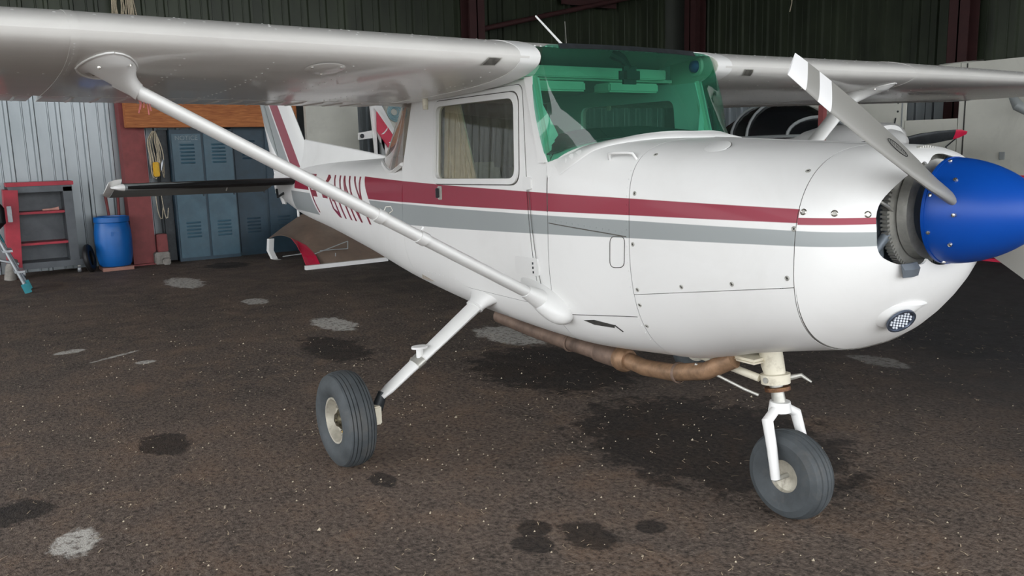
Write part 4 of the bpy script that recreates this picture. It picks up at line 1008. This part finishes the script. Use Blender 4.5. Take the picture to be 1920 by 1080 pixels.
W = Vector((-.80, 0, .178)); ntp = [(.065, .045), (.10, .058), (.135, .062), (.160, .052), (.170, .036), (.166, .034), (.172, .030), (.176, .012), (.171, .010), (.178, .007)]
nt_ = M().lathe(ntp+[(r, -h) for r, h in ntp[::-1]], W, (0, 1, 0), 48).build('nose_tyre', 'rubber', AC, angle=28)
M().lathe([(.068, .044), (.060, .03), (.03, .02), (0, .02)], W, (0, -1, 0), 32).build('wheel_hub', 'hub', nt_)
M().lathe([(.068, .044), (.060, .03), (.03, .02), (0, .02)], W, (0, 1, 0), 32).build('wheel_hub', 'hub', nt_)
M().tube([W+Vector((0, -.10, 0)), W+Vector((0, .10, 0))], .01, 10).build('axle', 'steel', nt_)
# torn red cord on the strut
m = M(); p0 = Vector((-2.0, -2.02, 1.665))
for k in range(5):
    a = random.uniform(-.02, .02); m.tube([p0+Vector((a, a, .02)), p0+Vector((a*1.5, .01+a, -.01)), p0+Vector((a*1.5+.004, .01+a*1.5, -.025-.006*k))], .0025, 6)
m.build('red_cord_tie', 'redtie', AC)
# ================================================================== HANGAR
def plane_xy(name, x0, y0, x1, y1, z, mat, kind='structure', th=.05):
    o = M().box((x0, y0, z-th), (x1, y1, z)).build(name, mat, None, smooth=False); o['kind'] = kind; return o
fl = plane_xy('floor', -11.75, -9.0, 5.6, 10.65, 0, 'floor'); fl['label'] = 'dark oil-stained brown asphalt hangar floor'
ap = plane_xy('floor_apron', -40, -45, 40, 45, -.06, 'outside'); ap['label'] = 'concrete ground outside the hangar'
PRO = [(0, 0), (.095, 0), (.102, .012), (.113, .012), (.12, 0), (.195, 0), (.208, .042), (.245, .042), (.26, 0), (.30, 0)]
def sheet_proto(name, mat, width, z0, z1, axis, parent, pos):
    """corrugated sheet of three ribs; axis 'y' faces +x, axis 'x' faces -y"""
    m = M(); pts = []
    for k in range(int(round(width/.30))): pts += [(k*.30+u, d) for u, d in PRO[:-1]]
    pts.append((width, 0)); rings = []
    for u, d in pts:
        if axis == 'y': rings.append([(pos[0]+d, pos[1]+u, z0), (pos[0]+d, pos[1]+u, z1)])
        else: rings.append([(pos[0]+u, pos[1]-d, z0), (pos[0]+u, pos[1]-d, z1)])
    m.rings(rings, False, False); return m.build(name, mat, parent, smooth=False, recalc=False)
wb = M().box((-11.75, -9.0, 0), (-11.63, 10.65, 5.6)).build('wall_back', 'roof', None, smooth=False, kind='structure'); wb['label'] = 'back wall of ribbed metal sheet, silvery below and dark green above'
wr = M().box((-11.75, 10.53, 0), (5.6, 10.65, 5.6)).build('wall_right', 'roof', None, smooth=False, kind='structure'); wr['label'] = 'right side wall of dark ribbed metal sheet'
ZS = 2.45
for axis, wall, a0, a1 in (('y', wb, -8.2, 10.3), ('x', wr, -11.3, 5.4)):
    for mat, z0, z1 in (('galv', .0, ZS), ('green', ZS-.04, 5.5)):
        pos = (-11.6, a0) if axis == 'y' else (a0, 10.5)
        dx = .006 if mat == 'green' else 0
        pos = (pos[0]+dx, pos[1]) if axis == 'y' else (pos[0], pos[1]-dx)
        p = sheet_proto('wall_sheet', mat, .90, z0, z1, axis, wall, pos); k = 1
        while a0+(k+1)*.90 < a1+.3:
            c = p.copy(); COL.objects.link(c); c.location = p.location+Vector((0, .90*k, 0) if axis == 'y' else (.90*k, 0, 0)); k += 1
cl = M().box((-11.75, -9.0, 5.5), (5.6, 10.65, 5.6)).build('ceiling', 'roof', None, smooth=False, kind='structure')
for k in range(6):
    y = -5+k*3.0; M().box((-11.6, y, 5.25), (5.6, y+.12, 5.5)).build('purlin', 'darkcolumn', cl, smooth=False)
def ibeam(name, x, y, z0, z1, label, facing='x', w_=.30, d_=.30, mat='column'):
    m = M()
    if mat == 'column': m.box((x-d_/2, y-w_/2, z0), (x+d_/2, y+w_/2, z1))
    elif facing == 'x': m.box((x-d_/2, y-w_/2, z0), (x-d_/2+.02, y+w_/2, z1)); m.box((x+d_/2-.02, y-w_/2, z0), (x+d_/2, y+w_/2, z1)); m.box((x-d_/2, y-.012, z0), (x+d_/2, y+.012, z1))
    else: m.box((x-w_/2, y-d_/2, z0), (x+w_/2, y-d_/2+.02, z1)); m.box((x-w_/2, y+d_/2-.02, z0), (x+w_/2, y+d_/2, z1)); m.box((x-.012, y-d_/2, z0), (x+.012, y+d_/2, z1))
    t = thing(name, (x, y, z0), label, 'column', 'red steel columns along the hangar walls')
    m.build('steel_section', mat, t, smooth=False)
    M().box((x-.22, y-.22, z0), (x+.22, y+.22, z0+.02)).build('base_plate', mat, t, smooth=False)
    return t
ibeam('steel_column', -11.38, -.53, 0, 2.4, 'red steel column between the blue barrel and the blue lockers')
ibeam('steel_column', -11.36, 5.05, 0, 5.5, 'dark red steel column behind the wing, left of the roof antenna', mat='darkcolumn')
ibeam('steel_column', -11.15, 10.2, 0, 5.5, 'dark steel column in the far corner of the hangar', 'y', mat='darkcolumn')
ibeam('steel_column', -5.72, 10.25, 0, 5.5, 'dark red steel column on the right wall behind the far wing', 'y', mat='darkcolumn')
# diagonal brace under the roof
def setthing(o, label, cat, group=None): return setprops(o, label, cat, group)
setthing(M().tube([(-11.3, 5.2, 3.52), (-11.25, 10.0, 4.62)], .045, 10).build('wind_brace', 'darkcolumn', None), 'thin dark diagonal steel brace high on the back wall', 'brace')
setthing(M().box((-11.42, 7.0, 4.08), (-11.38, 8.3, 4.45)).build('red_board', 'darkcolumn', None, smooth=False), 'dull red board above the diagonal brace at the top edge', 'board')
# timber lintel
t = thing('wooden_beam', (-11.08, .3, 1.87), 'orange-brown timber beam above the blue lockers', 'beam')
M().box((-11.16, -.64, 1.885), (-11.02, 1.72, 2.36)).build('timber', 'wood', t, smooth=False, bevel=.008)
# lockers
def locker(y0, y1, x, z, label, mat, shade, texts):
    t = thing('locker', (x-.22, (y0+y1)/2, 0), label, 'locker', 'blue metal lockers under the timber beam')
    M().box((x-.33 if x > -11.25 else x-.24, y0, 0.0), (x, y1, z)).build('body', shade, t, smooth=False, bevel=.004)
    wd = (y1-y0)/2
    for k in range(2):
        a = y0+k*wd+.022; b = y0+(k+1)*wd-.012
        d = M().box((x, a, .05), (x+.018, b, z-.06)).build('door', mat, t, smooth=False, bevel=.003)
        m_ = (a+b)/2
        for zz in [z-.20-.05*q for q in range(6)]+[.36+.05*q for q in range(5)]:
            m = M(); m.add([(x+.018, m_-.10, zz), (x+.018, m_+.10, zz), (x+.030, m_+.09, zz-.022), (x+.030, m_-.09, zz-.022), (x+.018, m_-.10, zz-.026), (x+.018, m_+.10, zz-.026)], [(0, 1, 2, 3), (3, 2, 5, 4), (0, 3, 4), (1, 5, 2)])
            m.build('louvre', mat, d, smooth=False)
        M().box((x+.018, b-.035, .92), (x+.035, b-.02, 1.02)).build('handle', 'dark', d, smooth=False)
        if texts and texts[k]:
            cu = bpy.data.curves.new('txt', 'FONT'); cu.body = texts[k]; cu.size = .085; cu.extrude = .0004; cu.align_x = 'CENTER'
            o = bpy.data.objects.new('txt', cu); COL.objects.link(o); dg = bpy.context.evaluated_depsgraph_get()
            me = bpy.data.meshes.new_from_object(o.evaluated_get(dg)); bpy.data.objects.remove(o)
            me.materials.clear(); me.materials.append(MAT['lettering'])
            q = bpy.data.objects.new('lettering', me); COL.objects.link(q); q.parent = d
            for v in me.vertices: v.co = Vector((v.co.z, v.co.x, v.co.y))
            q.location = Vector((x+.0195, m_, z-.145))-wloc(d)
            M().box((x+.0185, m_-.11, z-.175), (x+.0205, m_+.06, z-.168)).build('label_strip', 'lettering', d, smooth=False)
    return t
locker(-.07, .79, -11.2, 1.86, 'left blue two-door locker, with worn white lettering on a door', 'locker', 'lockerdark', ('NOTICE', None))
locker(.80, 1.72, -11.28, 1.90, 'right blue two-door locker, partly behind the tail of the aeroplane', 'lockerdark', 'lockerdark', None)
setthing(M().box((-11.3, 1.02, 1.33), (-11.295, 1.17, 1.44)).build('notice', plain('pinkish_card', 'c58f85', .8), None, smooth=False), 'small pinkish card on the right blue locker', 'card')
# tall dark panel left of the lockers
setthing(M().box((-11.35, -.21, .02), (-11.30, -.085, 1.86)).build('side_panel', 'dark', None, smooth=False), 'narrow grey metal panel standing beside the left locker', 'panel')
# barrel
t = thing('barrel', (-11.08, -.92, 0), 'blue plastic barrel standing by the red column', 'barrel')
bc = (-11.08, -.93, 0)
M().lathe([(0, .05), (.185, .05), (.205, .08), (.225, .20), (.232, .38), (.228, .52), (.212, .62), (.205, .635), (.212, .645), (.212, .675), (.20, .68), (0, .68)], bc, (0, 0, 1), 48).build('barrel_body', 'barrel', t)
M().lathe([(.214, .640), (.222, .645), (.222, .705), (.212, .715), (.190, .715), (.188, .70), (0, .70)], bc, (0, 0, 1), 48).build('barrel_lid', 'barrel', t)
M().box((-10.862, -.985, .46), (-10.852, -.88, .52)).build('moulded_plate', 'barrel', t, smooth=False, bevel=.003)
M().box((-11.25, -1.12, .0), (-10.86, -.74, .045)).build('wooden_pallet_piece', plain('pinkish_board', '9d7468', .8), None, smooth=False); setthing(bpy.data.objects['wooden_pallet_piece'], 'worn pinkish board under the blue barrel', 'board')
# sticks behind the barrel
for k, (y, c, tl, lb) in enumerate(((-.86, 'red', .10, 'dark red stick leaning behind the barrel, leftmost'), (-.80, 'red', .04, 'dark red stick leaning behind the barrel, middle'), (-.74, 'wood', -.12, 'pale wooden stick leaning behind the barrel by the column'))):
    setthing(M().tube([(-11.36-.06*k, y, .0), (-11.5, y+.10*k-.06, 1.0-.04*k)], .018, 8).build('wooden_stick', 'column' if c == 'red' else 'wood', None), lb, 'stick', 'sticks behind the barrel')
# red shelving cabinet
t = thing('shelving_cabinet', (-11.3, -1.70, 0), 'grey open cabinet with red top, red side and two red shelves on castors', 'cabinet')
y0, y1, xf, xb_ = -2.10, -1.36, -11.05, -11.45
M().box((xb_, y0, 1.16), (xf+.02, y1+.02, 1.21)).build('top', 'red', t, smooth=False, bevel=.004)
M().box((xb_, y0, .15), (xb_+.02, y1, 1.16)).build('back_panel', 'cabinet', t, smooth=False)
M().box((xf-.05, y0+.02, 1.08), (xf, y1, 1.16)).build('top_rail', 'cabinet', t, smooth=False)
M().box((xb_, y0-.06, .12), (xf+.03, y0+.10, 1.12), Matrix.Rotation(math.radians(-3), 3, 'X')).build('side_panel', 'red', t, smooth=False, bevel=.004)
M().box((xf+.03, y0-.02, .72), (xf+.045, y0+.03, .92)).build('side_handle', 'alu', t, smooth=False, bevel=.004)
M().box((xb_, y1-.11, .12), (xf, y1, 1.14)).build('side_panel', 'cabinet', t, smooth=False, bevel=.004)
M().box((xb_, y0, .10), (xf+.02, y1+.03, .18)).build('base', 'cabinet', t, smooth=False, bevel=.004)
for z in (.40, .80): M().box((xb_, y0+.08, z), (xf-.05, y1-.10, z+.03)).build('shelf', 'red', t, smooth=False, bevel=.003)
for y in (y0+.08, y1-.02):
    c = M().lathe([(0, -.02), (.04, -.02), (.045, 0), (.04, .02), (0, .02)], (xf-.02, y, .045), (0, 1, 0), 20).build('castor', 'alu', t)
    M().box((xf-.04, y-.015, .05), (xf, y+.015, .11)).build('castor_fork', 'steel', c, smooth=False)
setthing(M().tube([(-11.15, -1.72, .846), (-11.15, -1.62, .848), (-11.15, -1.53, .855)], [.012, .014, .024], 8).build('brush', plain('pinkish_wood', 'c9968a', .7), None), 'small pinkish brush on the upper red shelf', 'brush')
# black leaning tyres beside the cabinet
for k, lb in ((0, 'small black worn tyre leaning between the red cabinet and the barrel'),):
    c = Vector((-10.98-.20*k, -1.255+.055*k, .185)); t = setthing(M().lathe([(.10, .025), (.12, .035), (.17, .032), (.186, .014), (.186, -.014), (.17, -.032), (.12, -.035), (.10, -.025)], c, (.35, .93, .12), 40).build('tyre', 'boot', None), lb, 'tyre')
# step ladder at the left edge
t = thing('step_ladder', (-9.95, -2.25, 0), 'aluminium step ladder with teal feet and top at the left edge', 'ladder')
rl = [((-9.85, -2.045, .03), (-10.0, -2.50, 1.22)), ((-9.55, -2.07, .03), (-9.75, -2.50, 1.22))]
for a, b in rl:
    M().tube([a, b], .020, 8).build('rail', 'alu', t); M().box((a[0]-.03, a[1]-.05, 0), (a[0]+.03, a[1]+.025, .11), Matrix.Rotation(math.radians(18), 3, 'X')).build('foot', 'teal', t, smooth=False, bevel=.004)
for a, b in (((-9.9, -2.06, .03), (-10.15, -2.45, 1.20)),): M().tube([a, b], .014, 8).build('rear_rail', 'alu', t)
for k in range(4):
    q = .18+.2*k; a = Vector(rl[0][0]).lerp(Vector(rl[0][1]), q); b = Vector(rl[1][0]).lerp(Vector(rl[1][1]), q); M().box((a.x-.02, a.y-.05, a.z-.012), (b.x+.02, a.y+.05, a.z+.012)).build('step', 'alu', t, smooth=False)
M().tube([Vector(rl[0][0]).lerp(Vector(rl[0][1]), .44), Vector(rl[0][0]).lerp(Vector(rl[0][1]), .58)], .026, 8).build('sleeve', 'teal', t)
M().tube([(-9.9, -2.11, .30), (-9.95, -2.52, .43)], .018, 6).build('brace', 'alu', t)
M().box((-10.15, -2.58, 1.14), (-9.85, -2.20, 1.24), Matrix.Rotation(math.radians(12), 3, 'X')).build('top_cap', 'teal', t, smooth=False, bevel=.015)
# things behind the ladder
setthing(M().tube([(-10.9, -2.18, .0), (-10.9, -2.16, .16), (-10.88, -2.12, .26)], [.07, .06, .05], 12).build('bottle_jack', 'concrete', None), 'small dirty grey jack on the floor behind the ladder', 'jack')
setthing(M().tube([(-10.85, -2.27, .66), (-10.82, -2.22, .74), (-10.84, -2.21, .90), (-10.9, -2.26, 1.02)], [.04, .07, .06, .03], 16).build('bag', 'black', None), 'black bag hanging beside the red cabinet, left edge', 'bag')
# concrete pieces and pipes by the column foot
for k, (a, b, lb) in enumerate((((-11.4, -.42, 0), (-11.1, -.22, .17), 'low grey concrete block at the foot of the red column'), ((-11.08, -.34, .0), (-10.98, -.24, .09), 'small grey stone in front of the concrete block'))):
    setthing(M().box(a, b).build('concrete_block', 'concrete', None, smooth=False, bevel=.015), lb, 'block')
setthing(M().box((-11.28, -.37, .17), (-11.14, -.23, .42)).build('red_footing', 'column', None, smooth=False, bevel=.01), 'red painted footing block behind the concrete block', 'block')
# coiled rope hung between column and lockers
t = thing('rope_coil', (-11.12, -.30, 1.3), 'bundle of pale rope hanging beside the red column', 'rope')
for k in range(9):
    a = random.uniform(-.05, .05); b = random.uniform(-.04, .04); l = random.uniform(.45, .62)
    pts = [(-11.12+b*.4, -.28+a*.4, 1.84), (-11.10+b, -.33+a, 1.70), (-11.09, -.31+a*1.2, 1.5), (-11.10, -.29+a*1.6, 1.84-l), (-11.11, -.25+a, 1.80-l), (-11.10, -.23+a*.8, 1.55), (-11.12, -.26, 1.83)]
    M().tube(resample([Vector(p) for p in pts], 26), .006, 5, False).build('rope_loop', 'rope', t)
for k in range(2): M().tube(resample([Vector(p) for p in ((-11.15, -.33+.07*k, 1.05), (-11.14, -.32+.08*k, .75), (-11.14, -.28+.07*k, .62), (-11.14, -.25+.07*k, .78))], 14), .006, 5, False).build('rope_end', 'rope', t)
t = thing('hook_tool', (-11.05, -.30, 1.2), 'yellow handled tool hanging on the pale rope', 'tool')
M().box((-11.08, -.345, 1.22), (-11.03, -.265, 1.42)).build('handle', 'yellow', t, smooth=False, bevel=.012); M().tube([(-11.055, -.24, 1.30), (-11.05, -.22, 1.40), (-11.055, -.20, 1.45)], [.008, .02, .012], 6).build('blade', 'alu', t)
# bundle of cords high on the wall and loose cord
t = thing('straw_bundle', (-11.4, -.45, 3.5), 'bundle of straw-coloured cords hanging high on the back wall', 'rope')
for k in range(22):
    y = -.60+.30*random.random(); M().tube([(-11.45+random.uniform(-.05, .05), -.45+random.uniform(-.1, .1), 4.0), (-11.45, y, 3.75), (-11.42, y+random.uniform(-.05, .05), 3.32+random.random()*.1)], .008, 5).build('cord', 'rope', t)
setthing(M().tube([(-8.9, 10.3, 4.6), (-8.88, 10.3, 3.95), (-8.92, 10.3, 3.8)], .010, 5).build('cord', 'rope', None), 'loose white cord hanging at the top edge', 'cord')
# ---- white panels behind the tail
setthing(M().box((-10.9, 1.78, .0), (-10.8, 2.60, 2.35)).build('white_board', 'panelwhite', None, smooth=False, bevel=.004), 'large off-white upright panel behind the fin', 'panel')
setthing(M().box((-10.95, 3.10, .0), (-10.85, 5.0, 2.45)).build('white_board', 'panelwhite', None, smooth=False, bevel=.004), 'off-white upright panel with the hose coil, behind the rear window', 'panel')
t = thing('parked_tail_fin', (-10.0, 2.9, 0), 'red and white tail fin of another aircraft behind the dorsal fin', 'aircraft part')
def fxy(px, py, x):    # photo measurement -> point on the plane at station x, used once to place the far fin
    d = F_+R3*((px-960)/FPX)-U3*((py-540)/FPX); k = (x-cam_loc.x)/d.x; return cam_loc+d*k
def upright(poly, x, th, name, mat, par):
    m = M(); m.prism([fxy(*p, x) for p in poly], (-th, 0, 0)); return m.build(name, mat, par, smooth=False)
upright([(693, 180), (706, 180), (750, 262), (738, 300), (728, 300), (706, 245), (709, 300), (706, 300)], -10.05, .05, 'fin_frame', 'white', t)
upright([(707, 208), (748, 268), (737, 288), (708, 246)], -10.0, .03, 'fin_panel', 'redbright', t)
upright([(703, 203), (707, 203), (752, 268), (739, 294), (737, 290), (748, 268)], -9.99, .02, 'fin_edge', 'white', t)
for pl in ([(722, 246), (727, 239), (726, 244), (720, 251), (715, 252)], [(730, 266), (746, 269), (746, 271), (730, 268)]): upright(pl, -9.985, .01, 'worn_patch', 'white', t)
M().box((-10.1, 2.62, 0), (-10.05, 2.67, 1.75)).build('support_leg', 'greypaint', t, smooth=False)
upright([(674, 249), (706, 243), (706, 258), (674, 262)], -10.1, .06, 'hinge_bracket', 'white', t)
M().disc(fxy(679, 255, -10.04), (1, 0, 0), .032, .02, 16).build('pulley', 'dark', t)
t = thing('hose_coil', (-10.8, 3.6, 2.0), 'pale blue coil of hose hanging on the off-white panel', 'hose')
cc = fxy(739, 210, -10.82)
for k in range(6):
    r = .06+.018*k; M().tube([cc+Vector((.012*(k % 2), r*math.cos(a)*1.1+.01*k, r*math.sin(a))) for a in (2*math.pi*q/24 for q in range(25))], .010, 6, False).build('hose_loop', 'hose', t)
# ---- detached outer part of another aircraft lying under the tail
t = thing('aircraft_hood', (-9.3, 1.6, 0), 'brown tinted aircraft hood with red band and white rail, on the floor under the tail', 'aircraft part')
P_ = lambda px, py, x: fxy(px, py, x)
a0 = [P_(503, 447, -10.6), P_(535, 425, -10.5), P_(565, 402, -10.4), P_(610, 402, -10.2), P_(690, 415, -9.9), P_(780, 440, -9.6)]
a1 = [P_(575, 500, -9.05), P_(585, 470, -9.3), P_(600, 440, -9.5), P_(650, 425, -9.5), P_(735, 440, -9.3), P_(800, 470, -9.2)]
def grid(A_, B_, n=8, sag=.0):
    return [[A_[i].lerp(B_[i], k/n)+Vector((0, 0, sag*math.sin(math.pi*k/n))) for k in range(n+1)] for i in range(len(A_))]
top_edge = [P_(503, 447, -10.55), P_(530, 426, -10.5), P_(565, 402, -10.4), P_(640, 400, -10.2), P_(700, 412, -10.0), P_(760, 440, -9.8)]
low_edge = [P_(548, 447, -9.9), P_(575, 462, -9.6), P_(592, 500, -9.15), P_(640, 494, -9.1), P_(690, 488, -9.08), P_(728, 484, -9.06)]
m = M(); m.rings(grid(top_edge, low_edge, 8, .05), False, False); o = m.build('hood_shell', 'brownfilm', t, recalc=False)
md = o.modifiers.new('s', 'SOLIDIFY'); md.thickness = .01; apply_mods(o)
m = M(); m.prism([P_(545, 446, -9.83), P_(556, 451, -9.8), P_(578, 462, -9.6), P_(592, 480, -9.3), P_(601, 499, -9.08), P_(575, 502, -9.06), P_(566, 478, -9.4), P_(556, 460, -9.6)], (.02, 0, .0)); m.build('red_band', 'redbright', t, smooth=False)
m = M(); a, b = P_(574, 504, -9.02), P_(728, 487, -9.03); m.rings([[p+Vector(q) for q in ((0, 0, .035), (0, 0, -.018), (-.06, 0, -.018), (-.06, 0, .035))] for p in (a, b)], True); m.build('white_rail', 'white', t, smooth=False)
m = M(); m.rings([[p+Vector((0, 0, .0)), p+Vector((-.04, -.02, 0)), p+Vector((-.04, .06, 0)), p+Vector((0, .07, 0))] for p in (P_(505, 448, -10.5), P_(504, 470, -10.45), P_(512, 486, -10.4), P_(521, 488, -10.35))], True); m.build('white_arch', 'white', t)
for a, b in (((590, 476), (652, 452)), ((600, 470), (652, 466)), ((652, 452), (652, 466)), ((629, 474), (629, 492)), ((530, 481), (565, 476)), ((727, 462), (727, 486))):
    M().tube([P_(*a, -9.25), P_(*b, -9.25)], .007, 6).build('frame_tube', 'greypaint', t)
# ---- parked low-wing aircraft behind the far wing
t = thing('parked_aeroplane', (-5.9, 6.5, 0), 'second parked aeroplane with dark bubble canopy, behind the windshield of the nearer one', 'aeroplane')
HD = math.atan2(-.36, .93); HUB = Vector((-3.98, 5.80, 0)); RM = Matrix.Rotation(HD, 3, 'Z')
class L(M):     # shapes given along the parked machine's own axis: x back from the propeller, y to its left
    def build(s, *a, **k): s.v = [tuple(HUB+RM @ Vector(p)) for p in s.v]; return M.build(s, *a, **k)
def fring(x, w_, zb, zt, n=24): return [Vector((x, w_*math.copysign(abs(math.cos(a))**.8, math.cos(a)), (zb+zt)/2+(zt-zb)/2*math.copysign(abs(math.sin(a))**.8, math.sin(a)))) for a in (2*math.pi*k/n for k in range(n))]
L().rings([fring(*q) for q in ((-.10, .16, 1.34, 1.62), (-.20, .30, 1.15, 1.65), (-.6, .44, .92, 1.66), (-1.2, .52, .80, 1.64), (-1.7, .54, .74, 1.56), (-3.2, .52, .72, 1.54), (-5.8, .14, 1.1, 1.44))], True).build('fuselage', 'white', t)
cr = []
for x, w_, h in ((-1.22, .30, .05), (-1.45, .42, .22), (-1.8, .50, .38), (-2.25, .53, .47), (-2.7, .52, .43), (-3.15, .46, .28), (-3.5, .36, .06)):
    cr.append([Vector((x, -w_*math.cos(a), 1.54+h*math.sin(a))) for a in (math.pi*k/14 for k in range(15))])
L().rings(cr, False, False).build('canopy', 'darkglass', t, recalc=False)
L().rings([[p+(p-Vector((p.x, 0, 1.50)))*-.03 for p in r] for r in cr], False, False).build('cockpit_lining', 'black', t, recalc=False)
for i in (1, 3, 4): L().tube([p+(p-Vector((p.x, 0, 1.50))).normalized()*.006 for p in cr[i]], .022, 6, False).build('canopy_bow', 'greypaint', t)
L().tube([r[0]+Vector((0, -.01, 0)) for r in cr], .02, 6).build('canopy_rail', 'greypaint', t)
pc = Vector((0, 0, 1.43))
L().lathe([(.15, -.1), (.13, 0), (.08, .10), (0, .16)], pc, (1, 0, 0), 28).build('spinner', 'white', t)
for sg in (1, -1):
    dv = Vector((0, sg, .10*sg)).normalized()
    def prs(lst): return [[pc+dv*r+Vector((.35*x*c, 0, x*c))+Vector((h*th_*2, 0, 0)) for x, h in slab(None, .5, -.5, 0, 1.)] for r, c, th_ in lst]
    L().rings(prs(((.08, .09, .03), (.25, .13, .02), (.5, .13, .014), (.72, .105, .01))), True).build('propeller_blade', 'dark', t)
    L().rings(prs(((.722, .104, .01), (.80, .085, .008), (.88, .03, .005))), True).build('blade_tip', 'redbright', t, label='red blade tip')
for s in (-1, 1):
    L().rings([[Vector((x, s*y, .78+h+.06*y)) for x, h in slab(None, -1.3, -2.9, 0, .18)] for y in (.45, 2.0, 3.0)], True).build('wing', 'white', t)
    L().tube([(-2.0, s*1.3, .85), (-2.0, s*1.3, .18)], .03, 10).build('gear_leg', 'white', t)
    L().lathe([(.08, -.05), (.17, -.06), (.19, 0), (.17, .06), (.08, .05)], (-2.0, s*1.3, .19), (0, 1, 0), 28).build('wheel', 'rubber', t)
L().tube([(-.6, 0, .95), (-.6, 0, .17)], .03, 10).build('gear_leg', 'white', t)
L().lathe([(.07, -.05), (.15, -.05), (.17, 0), (.15, .05), (.07, .05)], (-.6, 0, .17), (0, 1, 0), 28).build('wheel', 'rubber', t)
setthing(M().box((-4.45, 5.10, 0), (-4.39, 5.16, 2.0)).build('red_post', 'column', None, smooth=False), 'faded red post behind the dark canopy', 'post')
# ---- white partition behind
t = thing('white_partition', (-4.3, 7.6, 0), 'off-white panelled trailer side with a square opening, red rail below', 'trailer')
YP = 7.6
for a, b, z0, z1 in ((-6.6, -4.98, 1.02, 2.35), (-4.98, -4.30, 1.02, 1.70), (-4.98, -4.30, 2.12, 2.35), (-4.30, -1.4, 1.02, 2.35)):
    M().box((a+.004, YP, z0), (b-.004, YP+.05, z1)).build('side_board', 'panelwhite', t, smooth=False, bevel=.003)
M().box((-6.6, YP-.02, .93), (-1.4, YP+.04, 1.02)).build('red_rail', 'redbright', t, smooth=False)
M().box((-6.6, YP+.02, .03), (-1.4, YP+.06, .93)).build('gap_shade', 'black', t, smooth=False)  # black sheet stands for the shaded gap under the raised boards
M().box((-6.6, YP-.06, .0), (-1.4, YP+.02, .035)).build('floor_rail', 'redbright', t, smooth=False)
for x in (-5.02, -4.22): M().box((x-.008, YP-.005, 1.03), (x+.008, YP, 2.34)).build('cover_strip', 'grime' if x > -5 else 'greypaint', t, smooth=False)
M().box((-3.78, YP-.02, 1.20), (-3.72, YP, 1.29)).build('switch_box', 'greypaint', t, smooth=False, bevel=.004)
M().disc(Vector((-4.30, YP, 1.21)), (0, -1, 0), .03, .02, 16).build('cable_gland', 'dark', t)
M().tube([(-4.30, YP-.01, 1.46), (-4.42, YP-.012, 1.36), (-4.37, YP-.012, 1.28), (-4.36, YP-.01, 1.16)], .008, 6).build('cable', 'dark', t)
for x, z in ((-5.08, 1.93), (-5.08, 1.82), (-4.25, 1.13)): M().disc(Vector((x, YP, z)), (0, -1, 0), .014, .006, 10).build('bolt', 'dark', t)
M().tube([(-5.10, YP-.01, 1.74), (-5.13, YP-.01, 1.55)], .010, 6).build('cable', 'dark', t)
setthing(M().tube([(-3.62, 7.4, 1.95), (-3.50, 7.35, 1.80), (-3.42, 7.4, 1.74)], [.03, .06, .05], 10).build('work_lamp', 'greypaint', None), 'grey work lamp hanging on the white trailer at the right edge', 'lamp')
setthing(M().prism([fxy(1760, 121, -5.5), fxy(1870, 108, -5.5), fxy(1870, 126, -5.5), fxy(1810, 124, -5.5), fxy(1810, 119, -5.5)], (0, .06, 0)).build('white_batten', 'panelwhite', None, smooth=False), 'pale batten lying above the far wing at the right', 'batten')
# ---- litter on the floor
def far_enough(x, y): return True
m = M()
for k in range(4200):
    y = random.uniform(-6, 5); x = random.uniform(-9.5, 1.0) if random.random() < .6 else random.uniform(-3.5, 0.5)
    l = random.uniform(.012, .045); a = random.uniform(0, math.pi); w_ = random.uniform(.0009, .0018); dx, dy = math.cos(a)*l, math.sin(a)*l; nx, ny = -math.sin(a)*w_, math.cos(a)*w_
    b = random.uniform(-.3, .3); cx, cy = x+dx*.5-dy*b, y+dy*.5+dx*b
    m.add([(x-nx, y-ny, .0015), (x+nx, y+ny, .0015), (cx+nx, cy+ny, .004), (x+dx+nx, y+dy+ny, .0015), (x+dx-nx, y+dy-ny, .0015), (cx-nx, cy-ny, .004)], [(0, 1, 2, 5), (5, 2, 3, 4)])
o = m.build('straw_litter', 'straw', None, smooth=False, kind='stuff', recalc=False); setthing(o, 'tiny dry straw bits scattered over the asphalt floor', 'litter')
m = M()
for k in range(1500):
    r = random.uniform(.002, .0055)*(1.0 if random.random() < .95 else 1.8); y = random.gauss(-.9, 1.6); x = random.gauss(-3.0, 2.3)
    if not (-11 < x < 1.5 and -6 < y < 8): continue
    m.add([(x-r, y, .0), (x, y-r, 0), (x+r, y, 0), (x, y+r, 0), (x+r*.2, y+r*.1, r*1.1)], [(0, 1, 4), (1, 2, 4), (2, 3, 4), (3, 0, 4)])
o = m.build('grit', 'stone', None, smooth=False, kind='stuff'); setthing(o, 'pale grit scattered over the asphalt floor', 'grit')
